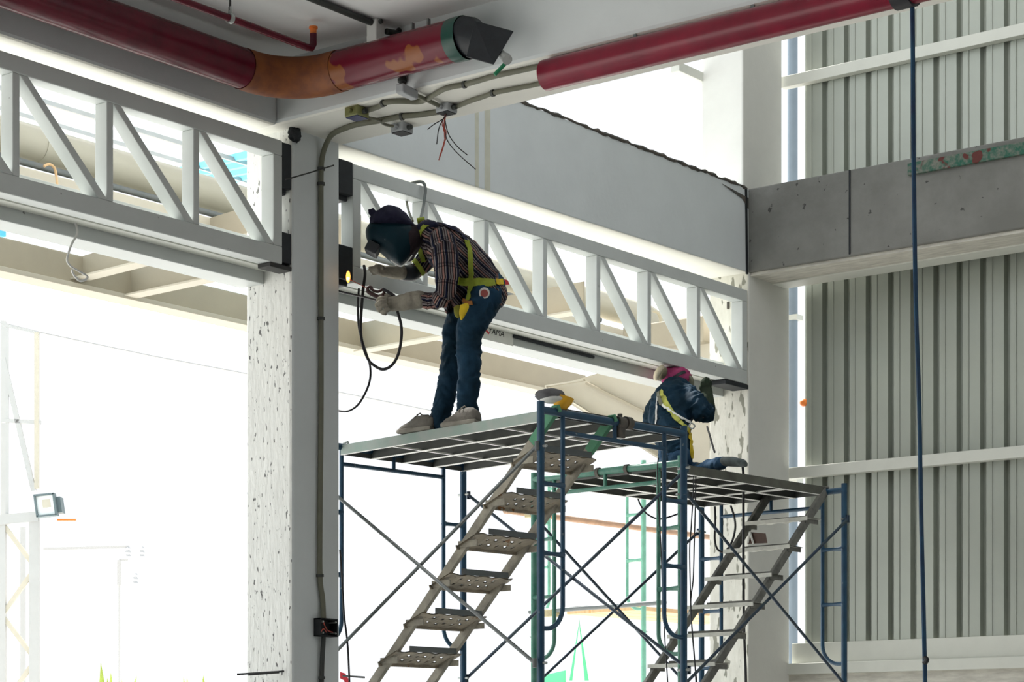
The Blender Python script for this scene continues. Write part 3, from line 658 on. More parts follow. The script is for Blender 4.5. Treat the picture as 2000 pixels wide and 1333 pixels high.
# decking: planks hooked over the top bars
def plank(org, ang, zt, x, w, mdeck, mside, label, group, tilt=.025, y0=.02, y1=LEN+.0, hook_end=0):
    e = empty('scaffold_plank', lw(org,ang,x,0,zt), label, 'scaffold plank', group, ang)
    kw = dict(world_space=False); d = .058; L_ = y1-y0
    zz = lambda y: .033 - tilt*y/LEN
    def slab(xa, xb, za, zb_, ya=y0, yb=y1):
        return MB().prism([(xa,ya,zz(ya)+za),(xb,ya,zz(ya)+za),(xb,ya,zz(ya)+zb_),(xa,ya,zz(ya)+zb_)], (0,yb-ya,zz(yb)-zz(ya)))
    slab(.001,w-.001,-.004,0).build('deck_sheet', mdeck, e, **kw)
    for xa in (0, w-.004): slab(xa,xa+.004,-d,0).build('side_flange', mside if (xa == 0 and 'edge' in label and 'outer' not in label) else M['deck_in'], e, **kw)
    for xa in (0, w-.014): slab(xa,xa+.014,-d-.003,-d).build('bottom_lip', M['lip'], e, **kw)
    for ya in (y0, y1-.004): slab(.0,w,-d,0,ya,ya+.004).build('end_plate', M['deck_in'], e, **kw)
    for k in (1,2,3):
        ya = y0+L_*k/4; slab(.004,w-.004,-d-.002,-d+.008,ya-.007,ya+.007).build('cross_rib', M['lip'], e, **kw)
    for xa in (.05, w-.07):
        for yh, sg in (((0,1),(LEN,-1))[hook_end],):
            MB().tube([(xa,yh+sg*.03,zz(yh)-.02),(xa,yh+sg*.012,.032),(xa,yh-sg*.018,.028),(xa,yh-sg*.03,-.005)], .008, 8).build('hook', mside, e, **kw)
    return e
PW = 1.05/4
NTH = ('first','second','third','fourth')
for k in range(4):
    plank(ORG1,A1,ZT1,.165+PW*k,PW-.004,M['deck'],M['deckside'],('grey scaffold plank under the standing welder\'s shoes, front edge of his platform','second scaffold plank of the welder\'s platform, next to the one he stands on','third scaffold plank of the welder\'s platform, counted from his shoes','fourth scaffold plank of the welder\'s platform, farthest from the camera')[k],'planks of the first platform', hook_end=1)
for k in range(4):
    plank(ORG2,A2,ZT2,.14+PW*k,PW-.004,M['deck_d'],M['deckside_d'],('dirty scaffold plank at the camera-side edge of the kneeling worker\'s platform','dirty plank one in from the camera-side edge of the kneeling worker\'s platform','dirty plank one in from the outer edge of the kneeling worker\'s platform','dirty scaffold plank at the outer edge of the kneeling worker\'s platform')[k],'planks of the second platform', .01)
# stairs
def stair(org, ang, zt, x0_, x1_, mstr, mtread, mtop, label, drop0=.225, step=.215, n=8, drop=1.78, tilt=0):
    e = empty('scaffold_stair', lw(org,ang,x0_,0,zt), label, 'stair', 'scaffold stairs', ang)
    kw = dict(world_space=False); w = x1_-x0_; run = LEN*.99; s = drop/run
    for xa in (0, w):
        a = Vector((xa,.02,-.0)); b = Vector((xa,run,-drop)); c = a.lerp(b,.085)
        MB().bar(c,b,.028,.056,(1,0,0)).build('stringer', mstr, e, bevel=.003, **kw)
        MB().bar(a,c,.030,.058,(1,0,0)).build('painted_end', mtop, e, bevel=.003, **kw)
        MB().tube([(xa,.03,-.01),(xa,.02,.03),(xa,-.02,.03),(xa,-.032,0)], .011, 8).build('hook', mtop, e, **kw)
    for k in range(n):
        dz = -(drop0+step*k); y = .02 + (-dz)/s - .02
        if -dz > drop+.05: continue
        mb = MB(); nx, ny = 24, 8; xs = [-.035+(w+.07)*i/nx for i in range(nx+1)]; ys = [y-.09+.17*j/ny for j in range(ny+1)]
        ct, sn = math.cos(tilt), math.sin(tilt)
        yt = lambda yy: y+(yy-y)*ct
        zt_ = lambda yy: -(yy-y)*sn
        sag = lambda i: -.004*math.sin(i*1.1+k)
        g = [[mb.bm.verts.new((xs[i],yt(ys[j]),dz+sag(i)+zt_(ys[j]))) for j in range(ny+1)] for i in range(nx+1)]
        g2 = [[mb.bm.verts.new((xs[i],yt(ys[j]),dz-.006+sag(i)+zt_(ys[j]))) for j in range(ny+1)] for i in range(nx+1)]
        hole = lambda i, j: 3 < i < nx-3 and i % 3 == 0 and j in (2,5)
        for i in range(nx):
            for j in range(ny):
                if hole(i,j): continue
                mb._f([g[i][j],g[i+1][j],g[i+1][j+1],g[i][j+1]]); mb._f([g2[i][j],g2[i][j+1],g2[i+1][j+1],g2[i+1][j]])
        t = mb.build('tread', mtread, e, **kw)
        ya, yb = y+.08, y-.09
        MB().obox((w/2,yt(ya),dz+zt_(ya)-.008),(w/2+.035,0,0),(0,.004*ct,-.004*sn),(0,.013*sn,.013*ct)).build('front_lip', mtread, t, **kw)
        MB().obox((w/2+.03,yt(yb),dz+zt_(yb)+.016),(w/2-.04,0,0),(0,.003,0),(0,0,.017)).build('back_lip', mstr if mtread is not M['tread'] else M['brace'], t, **kw)
        for xa in (-.016, w+.016): MB().obox((xa,y,dz-.02),(.004,0,0),(0,.075,0),(0,0,.018)).build('tread_bracket', mstr, t, **kw)
    return e
st1 = stair(ORG1,A1,ZT1,.12,.585,M['stairs'],M['tread'],M['stairs_g'],'weathered brown steel stair slanting down through the first scaffold', tilt=.38)
st2 = stair(ORG2,A2,ZT2,.146,.627,M['stairs_d'],M['tread_l'],M['stairs_d'],'dark steel stair with pale treads slanting through the second scaffold', drop0=.20, step=.205)
# couplers on the near top bar
def coupler(p, axis, label):
    e = empty('tube_coupler', p-Vector((0,0,.06)), label, 'coupler')
    ax = Vector(axis)
    MB().tube([p-ax*.03,p+ax*.03], .036, 16).build('clamp_ring', M['clamp'], e, smooth=True)
    MB().tube([p+ax*.04+Vector((0,0,.005)),p+ax*.085+Vector((0,0,.005))], .038, 16).build('clamp_ring', M['clamp'], e, smooth=True)
    MB().box((p.x-.025,p.y-.03,p.z-.085),(p.x+.02,p.y+.03,p.z-.02)).build('clamp_jaw', M['clamp'], e, bevel=.006)
    MB().tube([p+Vector((.0,.0,.03)),p+Vector((0,0,.052))], .014, 8).build('clamp_nut', M['clamp'], e)
    return e
axx = Vector((math.cos(A1),math.sin(A1),0))
coupler(lw(ORG1,A1,.655,0,ZT1), axx, 'dark double coupler clamped on the near blue top bar')
for px_, lab in ((1168,'dark collar on the green top bar, farther from the kneeling worker'),(1226,'dark collar on the green top bar, nearer the kneeling worker')):
    xx = (1330-px_)/287*1.22*.97
    p = lw(ORG2,A2,xx,LEN,ZT2); ax2 = Vector((math.cos(A2),math.sin(A2),0))
    o = MB().tube([p-ax2*.012,p+ax2*.012],.031,16).build('tube_collar', M['clamp'], smooth=True); tag(o, lab, 'collar')
# bundle lying on the near corner
pb_ = lw(ORG1,A1,.17,.05,ZT1+.03)
bn = empty('tool_bundle', pb_, 'small grey cap and yellow cup lying on the near corner of the first platform', 'bundle')
q = pb_+Vector((0,0,.055))
grc = mat('grey cloth',(.16,.16,.17),.9,var=.3,scale=20)
MB().ell(q-RT*.03+Vector((0,0,.02)), RT*.085, FW*.07, UP*.036, 18, 10, noise=.12, seed=2).build('grey_cap', grc, bn, smooth='all')
MB().ell(q-RT*.01-Vector((0,0,.004)), RT*.075, FW*.068, UP*.022, 18, 10).build('white_band', M['boxwhite'], bn, smooth='all')
MB().tube([q+RT*.02-UP*.055, q+RT*.045-UP*.01, q+RT*.05+UP*.01], [.035,.05,.056], 16).build('yellow_cup', mat('yellow plastic',(.75,.40,.02),.5), bn, smooth=True)
# loose cables
def cab(pts, d, r, label, m='cable'):
    return tag(MB().tube(smooth_path([at(x,y,D=d if not isinstance(d,(list,tuple)) else d[i]) for i,(x,y) in enumerate(pts)],8), r, 8).build('hanging_cable', M[m], smooth=True), label, 'cable')
cab([(1418,898),(1440,902),(1451,915),(1452,1000),(1452,1100),(1453,1220),(1456,1300),(1457,1345)], 14.75, .009, 'thick black cable hanging over the camera-side edge of the second platform')
cab([(1355,925),(1354,960),(1350,1030),(1347,1080),(1350,1200),(1356,1280),(1360,1345)], 13.9, .0045, 'thin black wire hanging beside the second scaffold, right of the near blue leg')
cab([(1359,925),(1358,990),(1356,1060),(1354,1130),(1349,1180),(1353,1250),(1362,1345)], 14.0, .0045, 'second thin black wire hanging beside the near blue leg, with a bend')
cab([(1286,895),(1284,920),(1287,1000),(1291,1070),(1294,1160),(1298,1240),(1305,1345)], 13.4, .004, 'thin black wire running down the green ladder post')
cab([(1245,970),(1250,985),(1262,1003),(1283,1014),(1302,1012),(1328,1003)], 15.2, .006, 'black cable sagging beneath the second platform at the green post')
cab([(1396,990),(1397,1020),(1396,1055),(1402,1074),(1416,1080),(1432,1078)], 15.3, .0075, 'black cable loop under the second platform, its straight side')
cab([(1427,988),(1434,1010),(1436,1032),(1430,1058),(1420,1074)], 15.3, .0075, 'black cable loop under the second platform, its curved side')
cab([(664,1075),(668,1130),(672,1200),(679,1262),(683,1345)], 12.9, .006, 'thin dark cable hanging beside the near pillar and the blue inner post')
# brown angle piece on the second stair
p = at(1479,1052,D=14.75)
o = empty('steel_offcut', p-UP*.035, 'dark brown steel offcut lying on a pale tread of the second stair', 'offcut')
ru = mat('rusty dark steel',(.07,.035,.022),.7,var=.3,scale=20)
ux = (at(1510,1053,D=14.6)-at(1450,1056,D=14.9)).normalized()
MB().prism([p-ux*.11-UP*.035, p+ux*.115-UP*.035, p+ux*.095+UP*.03, p-ux*.085+UP*.045], FW*.01).build('plate', ru, o)
MB().bar(p-ux*.112-UP*.03-FW*.02, p-ux*.088+UP*.045-FW*.02, .012,.012,FW).bar(p-ux*.088+UP*.045-FW*.02, p-ux*.05-UP*.035-FW*.02, .012,.012,FW).build('worn_edge', M['lip'], o)
# yard scaffold extras: timber deck, tubes and clips
ax3 = Vector((math.cos(A2),math.sin(A2),0)); ay3 = Vector((-math.sin(A2),math.cos(A2),0))
c = at(1104,1197,D=18.7)
for k in range(3):
    a = c - ax3*(.02+.27*k); 
    MB_ = MB().obox(a - ax3*.12 - ay3*.95 + UP*.0, ax3*.125, ay3*.95, UP*.018).build('timber_board', M['wood'], bevel=.004)
    tag(MB_, ('pale timber board of the yard scaffold deck, farthest to the outside','pale timber board in the middle of the yard scaffold deck','pale timber board of the yard scaffold deck, closest to the building')[k], 'board', 'timber boards of the yard scaffold')
tub = mat('tan tube',(.42,.27,.18),.6,var=.25,scale=9)
a = at(986,998,D=18.72); b = Vector((a.x+.25,a.y+4.0,a.z))
tag(MB().tube([a,b],.026,14).build('steel_tube', tub, smooth=True), 'tan tube lying across the yard scaffold behind the first stair', 'tube')
a = at(1034,1196,D=18.6); b = at(1300,1177,D=17.9)
tag(MB().tube([a,b],.02,12).build('steel_tube', M['brace'], smooth=True), 'grey tube lying on the timber boards of the yard scaffold', 'tube')
brs = mat('brass clamp',(.45,.38,.22),.5,var=.3,scale=20)
p = at(1040,1003,D=18.82)
tag(MB().box(p-Vector((.05,.05,.04)),p+Vector((.05,.05,.04))).tube([p-Vector((.0,.06,.0)),p+Vector((0,.09,0))],.012,8).tube([p+UP*.03-RT*.03,p+UP*.08-RT*.03],.01,8).build('tube_coupler', brs, bevel=.012), 'brass coloured coupler holding the tan tube to the pale green post', 'coupler')
p = at(1076,1199,D=18.5)
tag(MB().box(p-Vector((.05,.05,.03)),p+Vector((.05,.05,.03))).tube([p-RT*.08,p+RT*.08],.014,8).build('tube_coupler', brs, bevel=.012), 'pale coupler at the left end of the timber boards', 'coupler')
rc = empty('red_cloth', at(672,1345,D=13.4), 'bit of red cloth beside the near pillar at the bottom of the photo', 'cloth')
MB().prism([at(664,1313,D=13.4),at(674,1316,D=13.4),at(684,1333,D=13.4),at(684,1350,D=13.4),at(676,1350,D=13.4),at(672,1330,D=13.4),at(664,1326,D=13.4)], FW*.02).build('fold', M['redplast'], rc)
tag(MB().tube([at(670,1321,D=13.3),at(712,1324,D=13.2)],.006,8).build('steel_rod', M['rebar'], smooth=True), 'thin steel rod beside the red cloth at the foot of the photo', 'rod')
# ------------------------------------------------------------------ people
from mathutils import noise as mnoise
def fuse(mb, name, mats, parent, voxel=.012, smooth=6, paint=None, wrinkle=0, wscale=(16,16,34)):
    """one continuous skin over the overlapping limbs in mb"""
    bmesh.ops.recalc_face_normals(mb.bm, faces=mb.bm.faces)
    me = bpy.data.meshes.new(name+'_raw'); mb.bm.to_mesh(me); mb.bm.free()
    tmp = bpy.data.objects.new(name+'_raw', me); COL.objects.link(tmp)
    r = tmp.modifiers.new('r','REMESH'); r.mode = 'VOXEL'; r.voxel_size = voxel
    s_ = tmp.modifiers.new('s','SMOOTH'); s_.iterations = smooth; s_.factor = .5
    dg_ = bpy.context.evaluated_depsgraph_get(); dg_.update()
    m2 = bpy.data.meshes.new_from_object(tmp.evaluated_get(dg_)); bpy.data.objects.remove(tmp); bpy.data.meshes.remove(me)
    off = Vector((0,0,0)); o_ = parent
    while o_ is not None: off += o_.location; o_ = o_.parent
    if wrinkle:                                  # folds of the cloth, pushed in and out of the surface
        for v, nr in [(v, v.normal.copy()) for v in m2.vertices]:
            q = Vector((v.co.x*wscale[0], v.co.y*wscale[1], v.co.z*wscale[2]+3*mnoise.noise(v.co*9)))
            v.co += nr*wrinkle*(mnoise.noise(q)+.5*abs(mnoise.noise(q*2.1))-.2)
    world_pts = [v.co.copy() for v in m2.vertices]
    loc = Vector((0,0,0))
    if parent is None:
        lo = Vector([min(p[i] for p in world_pts) for i in range(3)]); hi = Vector([max(p[i] for p in world_pts) for i in range(3)])
        loc = Vector(((lo.x+hi.x)/2,(lo.y+hi.y)/2,lo.z)); off = loc
    for v in m2.vertices: v.co -= off
    m2.materials.clear()
    for m in (mats if isinstance(mats,(list,tuple)) else [mats]): m2.materials.append(m)
    for p in m2.polygons: p.use_smooth = True
    m2.name = name
    o = bpy.data.objects.new(name, m2); COL.objects.link(o); o.location = loc
    if parent is not None: o.parent = parent
    if paint: paint(m2, world_pts)
    return o
def limb(mb, pts, n=20):
    """pts: (px, py, D, half-width in photo px, half-depth in m) - oval sections across the limb"""
    C_ = [at(p[0],p[1],D=p[2]) for p in pts]; rings = []
    for i, c in enumerate(C_):
        d = C_[min(i+1,len(C_)-1)]-C_[max(i-1,0)]; dp = (d - FW*d.dot(FW))
        u = FW.cross(dp).normalized() if dp.length > 1e-5 else RT
        d.normalize(); v = d.cross(u).normalized(); ra = pts[i][3]*pts[i][2]/FPX; rb = pts[i][4]
        rings.append([mb.bm.verts.new(c+u*ra*math.cos(2*math.pi*k/n)+v*rb*math.sin(2*math.pi*k/n)) for k in range(n)])
    for a, b in zip(rings, rings[1:]):
        for k in range(n): mb._f([a[k],a[(k+1)%n],b[(k+1)%n],b[k]])
    mb._f(rings[0][::-1]); mb._f(rings[-1])
    for c, p in ((C_[0],pts[0]),(C_[-1],pts[-1])):
        ra = p[3]*p[2]/FPX; mb.ell(c, RT*ra*.97, FW*p[4]*.97, UP*ra*.97, 16, 10)
def puff(mb, outline, D, half, n=9, power=.5, lean=0):
    """rounded solid whose side view is the outline (photo px) at distance D, thick 2*half"""
    cx = sum(p[0] for p in outline)/len(outline); cy = sum(p[1] for p in outline)/len(outline); rings = []
    P = smooth_path([Vector((x,y,0)) for x,y in outline+outline[:1]], 4)[:-1]
    for k in range(n):
        t = -1+2*k/(n-1); s = max(.04,(1-t*t))**power
        rings.append([mb.bm.verts.new(at(cx+(p.x-cx)*s, cy+(p.y-cy)*s, D=D) + FW*(half*t)) for p in P])
    m = len(P)
    for a, b in zip(rings, rings[1:]):
        for i in range(m): mb._f([a[i],a[(i+1)%m],b[(i+1)%m],b[i]])
    mb._f(rings[0][::-1]); mb._f(rings[-1])
    return mb
def bvh_of(objs):
    vs, fs = [], []
    for o in objs:
        off = Vector((0,0,0)); q = o
        while q is not None: off += q.location; q = q.parent
        b = len(vs); vs += [v.co+off for v in o.data.vertices]; fs += [[b+i for i in p.vertices] for p in o.data.polygons]
    return BVHTree.FromPolygons(vs, fs)
def strap(bv, pts, wpx, m, name, parent, lift=.006, th=.004, nsub=6):
    """webbing laid on the clothing along a photo path"""
    path = smooth_path([Vector((x,y,0)) for x,y in pts], nsub); hit = []
    for p in path:
        d = ray(p.x,p.y).normalized(); h = bv.ray_cast(CAM, d)
        hit.append((h[0], h[1]) if h[0] is not None else None)
    mb = MB(); prev = None; good = [(p,h) for p,h in zip(path,hit) if h]
    rows = []
    for i,(p,(c,nr)) in enumerate(good):
        a, b = good[max(i-1,0)][1][0], good[min(i+1,len(good)-1)][1][0]; t = (b-a)
        if t.length < 1e-6: continue
        t.normalize(); nr = nr if nr.dot(FW) < 0 else -nr; nr = (nr - t*nr.dot(t)).normalized(); s_ = t.cross(nr); w = wpx*(c-CAM).dot(FW)/FPX/2
        rows.append([c+nr*lift-s_*w, c+nr*(lift+th)-s_*w, c+nr*(lift+th)+s_*w, c+nr*lift+s_*w])
    R_ = [[mb.bm.verts.new(q) for q in r] for r in rows]
    for a, b in zip(R_, R_[1:]):
        for k in range(4): mb._f([a[k],a[(k+1)%4],b[(k+1)%4],b[k]])
    mb._f(R_[0][::-1]); mb._f(R_[-1])
    return mb.build(name, m, parent, smooth=True)
def plaid_paint(chains):
    """lays a thread direction on the cloth: u runs round the limb, v along it"""
    def f(me_, pts):
        segs = []
        for ch in chains:
            C_ = [at(p[0],p[1],D=p[2]) for p in ch]; L_ = 0
            for i in range(len(C_)-1):
                rr = max(ch[i][3]*ch[i][2]/FPX, .05); segs.append((C_[i],C_[i+1],L_,rr)); L_ += (C_[i+1]-C_[i]).length
        at_ = me_.attributes.new('weave','FLOAT_VECTOR','POINT')
        for i, p in enumerate(pts):
            best = None
            for a, b, L_, rr in segs:
                d = b-a; t = max(0,min(1,(p-a).dot(d)/d.length_squared)); q = a+d*t; dist = (p-q).length/rr
                if best is None or dist < best[0]: best = (dist,a,b,t,L_,q,rr)
            _,a,b,t,L_,q,rr = best; d = (b-a).normalized(); u = FW.cross(d).normalized(); w = p-q; v = d.cross(u)
            x_ = w.dot(u)
            at_.data[i].vector = (x_*1.25, L_+t*(b-a).length, 0)
    return f
def plaid_mat():
    m = bpy.data.materials.new('plaid shirt cloth'); m.use_nodes = True; nt = m.node_tree; N = nt.nodes; L = nt.links; b = N['Principled BSDF']
    b.inputs['Roughness'].default_value = .9; b.inputs['Specular IOR Level'].default_value = .15
    a = N.new('ShaderNodeAttribute'); a.attribute_name = 'weave'; sx = N.new('ShaderNodeSeparateXYZ'); 
    nz = N.new('ShaderNodeTexNoise'); nz.inputs['Scale'].default_value = 9; mixv = N.new('ShaderNodeVectorMath'); mixv.operation = 'MULTIPLY_ADD'
    tc = N.new('ShaderNodeTexCoord'); L.new(tc.outputs['Object'], nz.inputs['Vector'])
    L.new(nz.outputs['Color'], mixv.inputs[0]); mixv.inputs[1].default_value = (.02,.02,0); L.new(a.outputs['Vector'], mixv.inputs[2]); L.new(mixv.outputs['Vector'], sx.inputs[0])
    def stripes(sock, per, stops):
        mo = N.new('ShaderNodeMath'); mo.operation = 'PINGPONG' if 0 else 'WRAP'; mo.inputs[1].default_value = per; mo.inputs[2].default_value = 0; L.new(sock, mo.inputs[0])
        dv = N.new('ShaderNodeMath'); dv.operation = 'DIVIDE'; dv.inputs[1].default_value = per; L.new(mo.outputs[0], dv.inputs[0])
        r = N.new('ShaderNodeValToRGB'); r.color_ramp.interpolation = 'CONSTANT'; e = r.color_ramp.elements
        while len(e) < len(stops): e.new(.5)
        for el, (p, c) in zip(e, stops): el.position = p; el.color = (*c,1)
        L.new(dv.outputs[0], r.inputs['Fac']); return r.outputs['Color']
    k=(.005,.005,.009); nv=(.008,.011,.034); gr=(.19,.17,.17); pk=(.27,.15,.13); dk=(.03,.018,.022)
    c1 = stripes(sx.outputs['X'], .074, [(0,nv),(.14,gr),(.24,k),(.34,pk),(.50,k),(.58,gr),(.70,dk),(.80,gr),(.90,k)])
    c2 = stripes(sx.outputs['Y'], .080, [(0,(1,1,1)),(.55,(.55,.55,.6)),(.68,(1,1,1)),(.80,(.45,.42,.46)),(.90,(1.15,1.1,1.05))])
    mx = N.new('ShaderNodeMix'); mx.data_type = 'RGBA'; mx.blend_type = 'MULTIPLY'; mx.inputs['Factor'].default_value = 1; L.new(c1, mx.inputs['A']); L.new(c2, mx.inputs['B'])
    L.new(mx.outputs['Result'], b.inputs['Base Color'])
    n3 = N.new('ShaderNodeTexNoise'); n3.inputs['Scale'].default_value = 16; n3.inputs['Detail'].default_value = 3; L.new(tc.outputs['Object'], n3.inputs['Vector'])
    bp = N.new('ShaderNodeBump'); bp.inputs['Strength'].default_value = .7; bp.inputs['Distance'].default_value = .03; L.new(n3.outputs['Fac'], bp.inputs['Height']); L.new(bp.outputs['Normal'], b.inputs['Normal'])
    return m
skin = mat('skin',(.30,.16,.10),.6,var=.1)
jeans = mat('dark blue denim',(.004,.020,.034),.85,scale=3.2,col2=(.016,.056,.108),bump=.9,bscale=9,spec=.2)
jeans2 = mat('blue denim',(.02,.06,.12),.85,scale=5,col2=(.03,.075,.14),bump=.5,bscale=14,spec=.2)
navyj = mat('navy work jacket',(.002,.017,.031),.85,scale=5,col2=(.008,.034,.065),bump=.6,bscale=12,spec=.2)
suede = mat('grey suede glove',(.30,.28,.23),.9,scale=16,col2=(.22,.20,.17),bump=.4,bscale=30,spec=.1)
greeng = mat('dark green glove',(.022,.035,.022),.9,scale=16,col2=(.04,.05,.035),bump=.4,bscale=30,spec=.1)
web = mat('yellow green webbing',(.33,.40,.045),.75,scale=20,col2=(.25,.30,.03))
yel = mat('yellow cloth',(.72,.52,.02),.8,scale=14,col2=(.55,.38,.02))
shoe_m = mat('grey canvas shoe',(.21,.195,.17),.85,scale=14,col2=(.14,.13,.115),bump=.3)
sole_m = mat('shoe sole',(.30,.28,.24),.8,var=.2,scale=12)
maskm = mat('dark teal welding mask',(.003,.022,.034),.5,spec=.15,var=.2,scale=6)
capm = mat('dark navy cap cloth',(.013,.013,.040),.9,var=.3,scale=12,bump=.3)
hoodm = mat('dark maroon neck cloth',(.018,.010,.014),.9,var=.3,scale=12,bump=.4)

# ---- standing welder, bent forward, seen from his left side
zd = ZT1+.021
near_leg = [(950,572,12.66,33,.105),(934,606,12.64,34,.10),(917,650,12.63,27,.088),(915,694,12.62,24.5,.078),(917,738,12.63,22,.07),(912,782,12.64,20.5,.066),(915,812,12.66,21,.07),(918,824,12.66,21.5,.072)]
far_leg = [(938,575,12.86,33,.10),(904,606,12.86,30,.10),(888,650,12.84,25,.085),(884,694,12.82,23,.078),(877,738,12.80,20,.07),(869,782,12.79,20,.066),(860,812,12.78,20,.068),(857,830,12.76,19,.07)]
torso = [(950,570,12.75,38,.17),(926,537,12.74,45,.175),(895,506,12.73,48,.185),(862,477,12.72,42,.19),(838,458,12.71,27,.15)]
n_arm = [(862,466,12.53,22,.075),(870,500,12.49,26,.085),(873,540,12.46,24,.08),(871,570,12.46,21,.07),(862,585,12.47,18,.06),(842,588,12.49,16.5,.052),(820,586,12.50,15.5,.047)]
f_arm = [(850,470,12.90,20,.07),(838,500,12.92,20,.07),(822,522,12.90,17,.06),(806,533,12.87,15,.05),(794,534,12.86,14,.045)]
slim = lambda ch, k: [(a,b,c,d*k,e*k) for a,b,c,d,e in ch]
mb = MB()
for ch in (near_leg, far_leg, torso, n_arm, f_arm): limb(mb, slim(ch,.72))
limb(mb, [(838,458,12.72,15,.05),(815,455,12.70,15,.05),(800,452,12.68,16,.06)])
mb.ell(at(768,462,D=12.66), (RT*.75+UP*.45)*.095, FW*.078, (UP*.8-RT*.6)*.125)
limb(mb, [(820,586,12.50,11,.035),(790,590,12.51,10,.03),(766,591,12.53,11,.025)])
limb(mb, [(794,534,12.86,10,.03),(760,531,12.82,9,.026)])
w1 = fuse(mb, 'person', skin, None, .014)
tag(w1, 'person in plaid shirt and dark welding mask bending to weld, standing on the first platform', 'person')
mb = MB(); limb(mb, near_leg); limb(mb, far_leg)
limb(mb, [(958,560,12.75,30,.17),(950,582,12.75,36,.17),(934,604,12.75,32,.15)])
jn = fuse(mb, 'jeans', jeans, w1, .010, 4, wrinkle=.013)
mb = MB(); limb(mb, torso); limb(mb, n_arm); limb(mb, f_arm)
limb(mb, [(930,548,12.74,46,.18),(950,566,12.74,40,.182),(962,576,12.74,30,.178)])
puff(mb, [(858,560),(872,552),(905,575),(912,600),(896,612),(882,596),(872,614),(866,592)], 12.72, .13)
sh = fuse(mb, 'plaid_shirt', plaid_mat(), w1, .010, 4, plaid_paint([n_arm, torso+[], f_arm]), wrinkle=.011, wscale=(18,18,22))
mb = MB(); limb(mb, [(852,446,12.66,9,.12),(836,446,12.66,14,.11),(824,450,12.66,14,.09)])
fuse(mb, 'shirt_collar', plaid_mat() if 0 else capm, w1, .012, 4)
# shoes
def shoe(toe, heel, parent, h=.085, w=.048, m=shoe_m, ms=sole_m):
    d = (heel-toe); L_ = d.length; d.normalize(); s_ = Vector((-d.y,d.x,0)).normalized()
    mb = MB(); prof = [(0,.018,.030),(.10,.034,.040),(.30,.05,.046),(.50,.075,.045),(.68,.082,.041),(.85,.078,.040),(1,.055,.030)]
    rings = []
    for t, hh, ww in prof:
        c = toe+d*L_*t
        rings.append([mb.bm.verts.new(c+s_*ww*math.cos(a)+UP*(.018+(hh*max(0,math.sin(a))))) for a in [math.pi*k/10 for k in range(11)]])
    for a, b in zip(rings, rings[1:]):
        for k in range(10): mb._f([a[k],a[k+1],b[k+1],b[k]])
        mb._f([a[0],b[0],b[-1],a[-1]])
    mb._f(rings[0][::-1]); mb._f(rings[-1])
    e = mb.build('shoe', m, parent, smooth='all')
    so = MB(); R2_ = [(.0,.034),(.12,.046),(.32,.050),(.6,.044),(.85,.044),(1,.034)]
    pts = [toe-d*.008+d*L_*t+s_*w_ for t,w_ in R2_]+[toe-d*.008+d*(L_+.012)*t-s_*w_ for t,w_ in R2_[::-1]]
    so.prism([p+UP*.0 for p in pts], UP*.024); so.build('sole', ms, e, bevel=.006)
    lc = MB()
    for k in range(4):
        c = toe+d*L_*(.34+.085*k)+UP*(.018+.052+.012*k)
        lc.tube([c-s_*.03-UP*.012, c+UP*.004, c+s_*.03-UP*.012], .004, 6)
    lc.build('laces', sole_m, e, smooth=True)
    return e
t1, h1 = at(869,836,Z=zd), at(930,828,Z=zd); t2, h2 = at(783,849,Z=zd), at(850,840.5,Z=zd)
shoe(t1, t1+(h1-t1).normalized()*.255, w1); shoe(t2, t2+(h2-t2).normalized()*.255, w1)
# gloves
def hand(mb, wrist, palm, fingers, thumb, r=.0105):
    """wrist/palm points (px,py,D,r px,depth) and finger chains in photo px"""
    limb(mb, wrist); limb(mb, palm)
    for ch in fingers+[thumb]:
        P = [at(x,y,D=d) for x,y,d in ch]; mb.tube(smooth_path(P,4), [r*(1.1-.25*i/(4*(len(P)-1))) for i in range(4*(len(P)-1)+1)], 10); mb.ell(P[-1], RT*r*.9, FW*r*.9, UP*r*.9, 10, 6)
mb = MB()
hand(mb, [(821,586,12.50,17.5,.055),(800,588,12.50,17,.052),(782,592,12.51,15.5,.046)], [(776,593,12.51,15,.042),(764,594,12.52,15,.036),(754,591,12.53,11,.03)],
     [[(756,584,12.49),(745,582,12.48),(738,588,12.50),(740,596,12.53)], [(755,590,12.465),(743,590,12.45),(735,596,12.48),(738,604,12.51)], [(757,597,12.465),(746,599,12.455),(740,605,12.48),(745,610,12.51)], [(761,604,12.475),(752,608,12.47),(748,612,12.49),(753,614,12.51)]],
     [(764,583,12.53),(754,576,12.55),(745,577,12.56),(738,582,12.56)], .0125)
fuse(mb, 'welding_glove', suede, w1, .0042, 2, wrinkle=.004, wscale=(30,30,30))['label'] = 'grey suede welding glove gripping the electrode holder'
mb = MB()
hand(mb, [(786,533,12.83,14,.045),(768,532,12.82,13,.042),(752,530,12.81,11,.036)], [(750,530,12.81,11.5,.034),(738,527,12.80,9,.026)],
     [[(740,524,12.76),(730,523,12.76),(722,523,12.77)], [(740,527,12.78),(729,527,12.78),(721,527,12.79)], [(741,530,12.81),(732,530,12.81),(725,531,12.81)], [(743,533,12.83),(735,534,12.83),(729,535,12.83)]],
     [(750,524,12.77),(741,519,12.76),(734,519,12.76)], .0105)
fuse(mb, 'welding_glove', suede, w1, .006, 3)['label'] = 'grey suede glove of the far hand reaching to the truss'
mb = MB(); limb(mb, [(806,534,12.86,16,.052),(794,534,12.85,15.5,.05),(784,533,12.84,15,.048)])
fuse(mb, 'glove_cuff', M['black'], w1, .01, 3)
